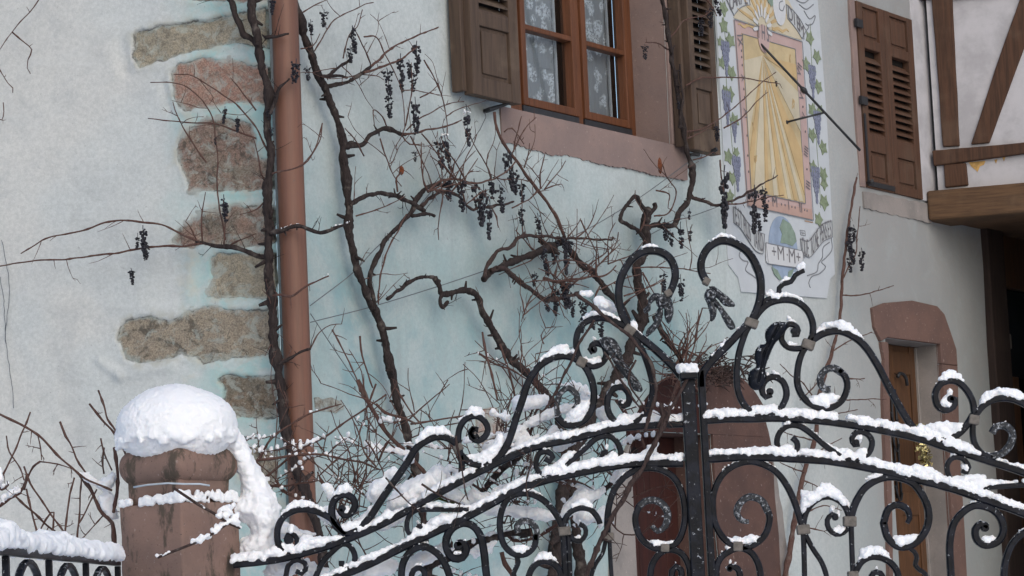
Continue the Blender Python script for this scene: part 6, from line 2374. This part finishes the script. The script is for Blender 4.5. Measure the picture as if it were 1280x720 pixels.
# ================================================================== SNOWY CANES behind and through the left gate leaf
hb = H.hit(470, 700)
hd = thing('bare_shrub', 'bare reddish canes loaded with snow, growing through the left gate leaf', 'shrub', (hb.x, 9.1, 0))
HC = [
    ([(322, 606), (350, 582), (380, 560), (405, 547), (420, 537), (442, 520), (460, 508), (483, 493)], 4, 2, 3),
    ([(312, 585), (325, 572), (340, 547), (380, 520), (404, 512), (427, 505)], 4, 2, 4),
    ([(323, 575), (345, 572), (370, 568), (395, 568), (413, 570), (435, 574), (453, 578), (475, 587)], 4.5, 2.4, 4),
    ([(333, 607), (350, 607), (370, 605), (385, 603), (400, 600)], 4, 2, 4),
    ([(345, 600), (353, 613), (370, 622), (387, 627), (396, 630)], 5, 3, 6),
    ([(397, 590), (403, 603), (410, 613), (420, 622), (430, 627), (446, 631), (463, 636)], 3, 2, 3),
    ([(407, 580), (418, 592), (430, 602), (441, 605), (453, 610), (470, 624)], 2, 1.4, 0), ([(440, 622), (453, 605), (465, 588)], 2, 1.3, 0), ([(457, 550), (466, 562), (473, 577), (479, 590), (482, 612)], 2.4, 1.6, 0),
    ([(447, 475), (455, 492), (463, 507), (472, 522), (480, 537), (493, 552), (507, 567), (522, 582), (540, 602)], 7, 5, 5),
    ([(470, 505), (482, 516), (495, 520), (507, 523), (520, 530)], 4, 3, 0), ([(513, 530), (545, 526), (577, 520), (600, 516)], 3, 2, 0), ([(508, 527), (525, 512), (540, 500), (552, 490), (562, 480)], 2.4, 1.4, 0),
    ([(515, 547), (545, 536), (573, 528), (590, 526)], 2.2, 1.4, 0), ([(495, 485), (510, 510), (524, 527), (534, 542)], 2.6, 1.6, 0), ([(560, 548), (575, 580), (580, 605), (585, 625)], 3, 2, 0), ([(540, 545), (560, 560), (572, 580)], 2, 1.5, 0),
    ([(527, 605), (545, 617), (560, 625), (590, 632)], 4, 3, 0), ([(590, 605), (610, 617), (630, 625), (650, 628)], 4, 3, 4), ([(600, 620), (615, 600), (630, 585), (648, 572), (660, 555)], 12, 8, 7), ([(640, 620), (650, 598), (658, 580), (662, 560)], 4, 3, 0),
    ([(612, 568), (630, 548), (655, 533), (680, 522), (705, 513), (725, 512)], 8, 6, 6), ([(640, 540), (655, 531), (670, 522), (685, 514), (700, 506)], 6, 5, 5), ([(652, 570), (660, 550), (668, 530), (682, 515), (700, 500)], 5, 4, 4),
    ([(511, 715), (525, 710), (541, 705), (562, 696), (590, 681), (616, 673), (640, 668), (665, 665)], 14, 12, 8), ([(500, 740), (507, 722), (520, 708)], 12, 12, 0), ([(627, 690), (631, 705), (639, 716), (646, 730)], 7, 6, 0),
    ([(629, 664), (642, 674), (659, 675), (676, 669), (693, 658), (706, 648)], 5, 4, 5), ([(625, 645), (650, 643), (680, 645), (705, 646), (730, 650)], 4, 3, 6),
    ([(795, 560), (782, 582), (770, 597), (752, 617), (740, 627), (728, 640)], 9, 8, 6), ([(752, 555), (760, 572), (769, 595)], 3, 2.4, 3), ([(705, 600), (722, 602), (738, 610), (745, 615)], 3, 2, 5), ([(745, 580), (757, 588), (772, 600), (785, 612)], 2.4, 1.8, 0),
    ([(747, 640), (765, 655), (780, 668), (800, 668)], 3, 2, 0), ([(800, 670), (830, 640), (850, 620)], 2, 1.2, 0), ([(790, 622), (820, 610), (845, 606)], 2, 1.2, 0), ([(815, 640), (838, 598), (842, 592)], 2, 1.2, 0),
    ([(470, 480), (462, 500), (458, 520), (470, 540)], 3, 2, 0), ([(450, 420), (453, 445), (460, 468), (466, 485)], 3, 2, 2), ([(415, 412), (430, 440), (445, 470), (450, 490)], 2.2, 2, 0), ([(603, 415), (607, 440), (615, 470), (622, 500)], 3, 3, 2), ([(596, 440), (615, 452), (640, 463), (660, 475)], 3, 2, 3),
    ([(625, 430), (635, 460), (642, 490), (646, 520)], 3, 3, 3), ([(560, 475), (545, 500), (535, 520)], 1.6, 1, 0), ([(660, 460), (670, 480), (675, 500), (668, 520)], 3, 2.4, 3), ([(680, 430), (676, 420), (682, 410)], 2, 1, 0),
    ([(770, 500), (785, 520), (800, 545), (806, 560)], 5, 4, 0), ([(850, 470), (838, 500), (825, 530), (820, 550)], 4, 3, 3), ([(880, 440), (862, 462), (850, 480)], 3, 2, 2), ([(868, 430), (872, 410), (878, 385)], 3, 2, 0), ([(820, 480), (840, 470), (862, 470)], 3, 2, 0),
]
for px, a, b, s in HC:
    o = random.uniform(-.12, .14)
    vine(hd, 'cane' if a < 9 else 'branch', 'H', px, a, b, (o, o + random.uniform(-.06, .06)), 'cane' if a < 9 else 'bark', 4 if a < 5 else 7, (.02, .08), s, 0 if a < 5 else .5, .18, .005, 7 if a < 5 else 9)
for px, a, b, s in (([(718, 366), (740, 382), (757, 397), (780, 415), (802, 437), (814, 457), (819, 480), (817, 500), (812, 520), (806, 540)], 6, 5, 0), ([(743, 400), (735, 414), (727, 426), (718, 444), (710, 460), (702, 476), (695, 490), (687, 505), (675, 516)], 4, 3.4, 0),
                    ([(866, 452), (860, 470), (854, 484), (846, 498), (838, 510), (828, 522), (822, 535)], 5, 4, 0), ([(838, 507), (828, 535), (815, 562), (802, 585), (790, 605), (778, 626), (762, 652), (752, 670), (744, 690), (735, 715), (728, 740)], 7, 8, 2),
                    ([(826, 505), (829, 520), (826, 540)], 5, 5, 3), ([(660, 625), (658, 605), (662, 580), (664, 560)], 2.6, 2, 2), ([(570, 545), (577, 590), (585, 625)], 3, 2, 0), ([(482, 597), (505, 622), (525, 640)], 2.4, 2, 0),
                    ([(527, 605), (540, 613), (556, 622), (575, 630)], 3.4, 2.6, 0), ([(755, 440), (765, 455), (780, 480), (800, 510)], 3, 3, 0), ([(795, 450), (785, 475), (800, 500), (808, 515)], 3, 2.5, 0)):
    vine(hd, 'cane', 'G', px, a, b, .05, 'cane_dark', 6, (.02, .07), s, .3, .18, .004, 8)
rcane(hd, 'H', (440, 480, 700, 640), 16, (-.1, .15), 1.8, (30, 90), 'cane', 4, 3)
hb2 = H.hit(740, 700)
hd2 = thing('bare_shrub', 'fine snowy twigs crossing behind the gate left of its central stile', 'shrub', (hb2.x, 9.1, 0))
rcane(hd2, 'H', (620, 460, 780, 660), 34, (-.15, .2), 1.8, (35, 110), 'cane', 5, 8)
rcane(hd2, 'H', (470, 500, 700, 640), 34, (-.15, .2), 1.5, (30, 90), 'cane', 3, 8)
rcane(hd2, 'H', (640, 560, 770, 700), 20, (-.1, .2), 1.8, (30, 90), 'cane', 4, 9)
hb3 = H.hit(380, 700)
hd3 = thing('bare_shrub', 'snow-laden twigs between the sandstone pillar and the drainpipe foot', 'shrub', (hb3.x, 9.1, 0))
rcane(hd3, 'H', (310, 540, 470, 650), 34, (-.1, .2), 1.8, (35, 110), 'cane', 5, 9)
rcane(hd3, 'H', (320, 640, 560, 715), 24, (-.05, .2), 2.0, (30, 90), 'cane', 4, 10)
rcane(hd3, 'H', (440, 560, 640, 680), 30, (-.05, .2), 2.0, (30, 100), 'cane', 4, 9)
m = MB()
for px, w_ in (([(524, 634), (534, 625), (548, 621), (562, 625), (577, 636)], 9), ([(330, 665), (345, 672), (352, 682)], 10), ([(488, 640), (497, 634), (505, 630)], 8)):
    P = vpath(H, px, -.02)
    tube(m, P, rad(P, w_ * GP / 2, w_ * GP / 3, .3), 8)
    part('mossy_stem', m, M['moss'], hd, smooth=True, fix=False)
    m = MB()

HS = []
for poly, dep, off in (
    ([(318, 640), (340, 632), (352, 650), (372, 662), (395, 668), (380, 676), (350, 672), (326, 660)], .06, .05), ([(300, 560), (318, 575), (332, 600), (352, 636), (335, 640), (314, 606)], .05, .1),
    ([(395, 640), (410, 632), (425, 645), (420, 655), (404, 652)], .03, .0), ([(470, 660), (490, 645), (512, 632), (520, 640), (500, 652), (480, 664)], .05, .02), ([(565, 600), (580, 588), (600, 596), (590, 606), (574, 610)], .04, -.03), ([(600, 560), (620, 548), (640, 540), (650, 530), (660, 536), (640, 552), (612, 566)], .03, -.03),
    ([(655, 530), (675, 516), (700, 506), (720, 504), (716, 514), (690, 522), (664, 536)], .03, -.05), ([(690, 560), (705, 545), (722, 540), (716, 552), (700, 566)], .03, -.05), ([(760, 600), (772, 588), (786, 578), (786, 590), (770, 606)], .03, -.2), ([(440, 655), (456, 640), (470, 630), (474, 642), (456, 656)], .04, -.05),
    ([(270, 560), (276, 542), (296, 536), (306, 548), (314, 570), (321, 590), (327, 606), (340, 624), (350, 646), (352, 660), (346, 676), (361, 690), (352, 703), (310, 704), (297, 690), (303, 674), (316, 668), (309, 655), (296, 648), (280, 650), (268, 643), (284, 632), (300, 622), (305, 608), (297, 590), (289, 575)], .055, .85),
    ([(436, 722), (450, 708), (470, 700), (500, 702), (490, 716), (460, 726)], .05, .1), ([(330, 716), (350, 704), (380, 700), (396, 706), (372, 716)], .05, .1), ([(640, 560), (652, 545), (662, 540), (660, 556), (648, 566)], .03, .1),
    ([(585, 690), (600, 680), (622, 676), (615, 688), (598, 698)], .04, .2), ([(600, 640), (620, 632), (640, 634), (650, 640), (625, 645)], .04, .1), ([(715, 648), (730, 636), (746, 640), (742, 652), (724, 656)], .04, .1),
    ([(480, 590), (492, 584), (500, 592), (490, 600)], .03, .1), ([(505, 575), (512, 566), (520, 574), (512, 584)], .03, .05),
 ([(338, 700), (352, 690), (372, 700), (366, 718), (345, 722), (330, 716)], .05, .0),
    ([(460, 617), (465, 602), (480, 597), (489, 606), (480, 620), (465, 630)], .04, -.03), ([(402, 608), (412, 604), (420, 618), (414, 626)], .03, -.02),
    ([(482, 641), (487, 622), (505, 605), (522, 596), (540, 590), (550, 600), (542, 616), (530, 628), (512, 637), (495, 640)], .06, -.03),
    ([(535, 590), (548, 580), (556, 586), (563, 600), (556, 613), (545, 610)], .05, -.04), ([(548, 618), (570, 612), (582, 622), (592, 610), (602, 615), (629, 622), (615, 630), (580, 630), (557, 624)], .05, .02),
    ([(617, 612), (635, 604), (655, 595), (678, 600), (655, 611), (640, 618), (620, 620)], .05, -.02), ([(640, 500), (648, 494), (660, 499), (687, 494), (684, 503), (655, 512), (640, 519)], .05, -.05),
    ([(742, 376), (750, 372), (771, 382), (771, 391), (757, 388), (745, 383)], .03, -.3), ([(725, 364), (738, 363), (741, 369), (728, 371)], .03, -.3), ([(640, 510), (645, 497), (690, 494), (682, 506), (655, 514)], .05, 0),
    ([(700, 645), (702, 636), (715, 622), (725, 610), (745, 611), (757, 606), (755, 616), (740, 626), (735, 634), (720, 636), (708, 648)], .06, -.05), ([(746, 650), (747, 640), (757, 632), (758, 647), (750, 663)], .04, -.05),
    ([(790, 583), (800, 566), (812, 556), (826, 553), (816, 566), (805, 582)], .04, -.32), ([(575, 530), (584, 512), (600, 510), (605, 520), (590, 522)], .03, -.1), ([(622, 520), (632, 512), (640, 520), (630, 528)], .03, 0), ([(612, 515), (618, 511), (622, 519), (615, 522)], .02, 0),
    ([(735, 585), (742, 575), (750, 582), (745, 592)], .03, -.1), ([(802, 530), (808, 512), (822, 515), (840, 530), (820, 533)], .04, -.1), ([(657, 560), (665, 545), (675, 542), (668, 558)], .03, 0), ([(680, 545), (693, 530), (698, 540), (686, 556)], .03, 0),
    ([(506, 702), (520, 694), (545, 684), (562, 676), (560, 690), (540, 703), (515, 712)], .04, .05), ([(500, 720), (515, 700), (530, 706), (520, 722)], .04, .05), ([(360, 715), (385, 705), (410, 712), (400, 722)], .05, .05), ([(430, 712), (450, 706), (470, 712), (455, 724)], .05, .1),
    ([(625, 640), (645, 632), (660, 634), (690, 640), (700, 648), (680, 650), (650, 648)], .03, .1), ([(720, 505), (730, 490), (740, 500), (735, 515)], .03, -.05), ([(745, 515), (755, 508), (765, 525), (755, 532)], .04, -.05), ([(770, 480), (778, 474), (784, 486), (775, 492)], .03, -.05)):
    st = HS
    A = np.array(poly, float)
    X, Y = np.meshgrid(np.arange(A[:, 0].min(), A[:, 0].max(), 2.4), np.arange(A[:, 1].min(), A[:, 1].max(), 2.4), indexing='ij')
    d = sdf(poly, X, Y)
    for i, j in zip(*np.nonzero(d > .6)):
        r = min(max(d[i, j] * .9, 2.6), 7.5) + .8
        dd = min(dep, d[i, j] * GP * 1.2)
        for k in range(2 if dd > .02 else 1):
            st.append((H.hit(X[i, j] + random.gauss(0, .7), Y[i, j] + random.gauss(0, .7), (.24 if abs(off) < .15 else abs(off) if abs(off) < .4 else off * .3) + random.uniform(-dd, dd)), r * GP * random.uniform(.85, 1.15)))

# --- shrub behind the low fence on the left
lp = at_depth(70, 700, 8.9)
LB = Plane((lp.x, lp.y), (1, .05))
PLANES['B'] = LB
lb = thing('bare_shrub', 'leafless reddish shrub poking out of the snow bank left of the sandstone pillar', 'shrub', (lp.x, lp.y, 0))
for px, a, b, s in (([(-30, 500), (0, 518), (25, 531), (47, 543), (70, 567), (100, 593), (120, 604), (140, 613)], 3.6, 3, 2), ([(30, 583), (38, 605), (50, 623), (66, 645), (84, 671)], 2.6, 3.2, 0), ([(38, 515), (28, 540), (20, 560), (8, 585), (-4, 606)], 2.4, 2.6, 0),
                    ([(75, 527), (82, 545), (87, 553), (95, 572), (104, 586), (112, 598)], 2.8, 2.8, 0), ([(112, 505), (126, 523), (143, 542), (165, 570)], 3.4, 3, 0), ([(123, 488), (130, 508), (135, 524), (146, 542), (160, 575)], 3, 3, 3), ([(93, 597), (87, 625), (82, 658), (80, 690)], 2.6, 2.8, 0), ([(102, 597), (100, 630), (97, 668), (97, 690)], 2.4, 2.6, 0),
                    ([(121, 612), (110, 633), (99, 654)], 2.2, 2.2, 0), ([(18, 619), (30, 630), (43, 643), (57, 655), (68, 664)], 2.8, 3.2, 0), ([(33, 611), (38, 635), (45, 658), (52, 680), (55, 700)], 2.6, 3, 0), ([(-20, 640), (0, 632), (12, 623), (24, 616), (32, 602), (34, 592)], 6, 4, 9), ([(100, 594), (112, 610), (120, 628), (128, 642), (140, 654), (143, 680)], 4, 7, 6),
                    ([(130, 643), (115, 660), (103, 673)], 2, 1.6, 0), ([(126, 548), (130, 565), (140, 588)], 2.4, 2.4, 0), ([(50, 577), (42, 583), (36, 594), (30, 612)], 3, 3, 2), ([(50, 577), (60, 578), (72, 580), (90, 586)], 2, 1.5, 0), ([(47, 543), (50, 555), (52, 575)], 2, 1.5, 0), ([(8, 545), (12, 565), (25, 585), (30, 600)], 2, 2, 0),
                    ([(130, 560), (128, 575), (130, 592)], 3, 2.4, 3), ([(143, 560), (147, 590), (145, 620), (142, 640)], 5, 5, 8), ([(36, 700), (52, 660), (68, 640), (60, 700)], 2.2, 2.2, 0), ([(-8, 600), (2, 612), (10, 606)], 4, 3, 8)):
    vine(lb, 'cane', 'B', px, a, b, (random.uniform(-.1, .1), random.uniform(-.1, .1)), 'cane', 4, (.015, .04), s, .3, .2, .004, 7)
fillB = []
for poly, dep in (([(95, 590), (110, 588), (125, 600), (142, 588), (147, 600), (140, 614), (122, 612), (108, 604)], .04), ([(122, 620), (135, 612), (146, 622), (147, 650), (138, 650), (128, 640)], .04), ([(-10, 590), (2, 584), (6, 600), (-4, 612)], .04), ([(0, 620), (12, 612), (22, 606), (28, 612), (14, 622), (0, 632)], .03)):
    A = np.array(poly, float)
    X, Y = np.meshgrid(np.arange(A[:, 0].min(), A[:, 0].max(), 2.4), np.arange(A[:, 1].min(), A[:, 1].max(), 2.4), indexing='ij')
    d = sdf(poly, X, Y)
    for i, j in zip(*np.nonzero(d > .6)):
        r = min(max(d[i, j] * .9, 2.2), 6.0)
        HS.append((LB.hit(X[i, j], Y[i, j], random.uniform(-dep, dep) * .6), r * GP))
me = blob_mesh(VS + HS, .0050, 'shrub_snow', 3, .0035, 90, .0045, 30)
me.materials.append(M['snow'])
o = bpy.data.objects.new('shrub_snow', me)
C.objects.link(o)
o['label'] = 'clumps of fresh snow caught in the bare canes behind the gate'; o['category'] = 'snow'; o['kind'] = 'stuff'
# two snow-dusted twigs in front of the pillar
tw_ = thing('twig', 'two thin dark twigs dusted with snow in front of the sandstone pillar', 'twig', (ctr.x, 8.3, 0))
TP = []
for px, s in (([(217, 610), (232, 620), (250, 632), (268, 642), (284, 653), (300, 660)], 5), ([(197, 697), (212, 691), (225, 686), (247, 677), (266, 667), (284, 655)], 7)):
    P = []
    for x, y in px:
        P.append(tuple(at_depth(x, y, 8.47 + max(0, (x - 255)) * .0022)))
    P = [Vector(q) for q in spline(P, .012)]
    m = MB()
    tube(m, P, [.0045] * len(P), 6)
    part('cane', m, M['cane_dark'], tw_, smooth=True, fix=False)
    put_snow(TP, P, .002, .006, s * 1.5, .006)
fl_ = []
for poly in ([(268, 643), (280, 634), (292, 630), (300, 640), (298, 655), (286, 654)], [(240, 674), (256, 668), (278, 652), (282, 656), (262, 671), (246, 678)]):
    A = np.array(poly, float)
    for _ in range(60):
        x = random.uniform(A[:, 0].min(), A[:, 0].max()); y = random.uniform(A[:, 1].min(), A[:, 1].max())
        if sdf(poly, np.array([x]), np.array([y]))[0] > 0:
            TP.append((at_depth(x, y, 8.47 + max(0, (x - 255)) * .0022 + random.uniform(-.01, .01)), .009))
me = blob_mesh(TP, .004, 'twig_snow', 2, .0025, 90)
me.materials.append(M['snow'])
o = bpy.data.objects.new('twig_snow', me)
C.objects.link(o)
o['label'] = 'little lumps of snow on the twigs in front of the pillar'; o['category'] = 'snow'; o['kind'] = 'stuff'

# ================================================================== LIGHT
w = bpy.data.worlds.new('World')
scn.world = w
w.use_nodes = True
nt = w.node_tree
bg = nt.nodes['Background']
sky = nt.nodes.new('ShaderNodeTexSky')
sky.sky_type = 'NISHITA'
sky.sun_disc = False
SUN_EL, SUN_AZ = math.radians(34), math.radians(160)
sky.sun_elevation = SUN_EL
sky.sun_rotation = SUN_AZ
sky.air_density = 1.0
sky.dust_density = 2.0
sky.ozone_density = 1.0
nt.links.new(sky.outputs[0], bg.inputs['Color'])
bg.inputs['Strength'].default_value = .13
sd = bpy.data.lights.new('sun', 'SUN')
sd.energy = .5
sd.angle = math.radians(60)
sd.color = (1, .985, .96)
so = bpy.data.objects.new('sun', sd)
C.objects.link(so)
dirv = Vector((math.sin(SUN_AZ) * math.cos(SUN_EL), math.cos(SUN_AZ) * math.cos(SUN_EL), math.sin(SUN_EL)))
so.rotation_euler = (-dirv).to_track_quat('-Z', 'Y').to_euler()
so.location = dirv * 50
vs_ = scn.view_settings
vs_.view_transform = 'Standard'
vs_.look = 'None'
vs_.exposure = 0.42
vs_.gamma = 1
vs_.use_curve_mapping = False
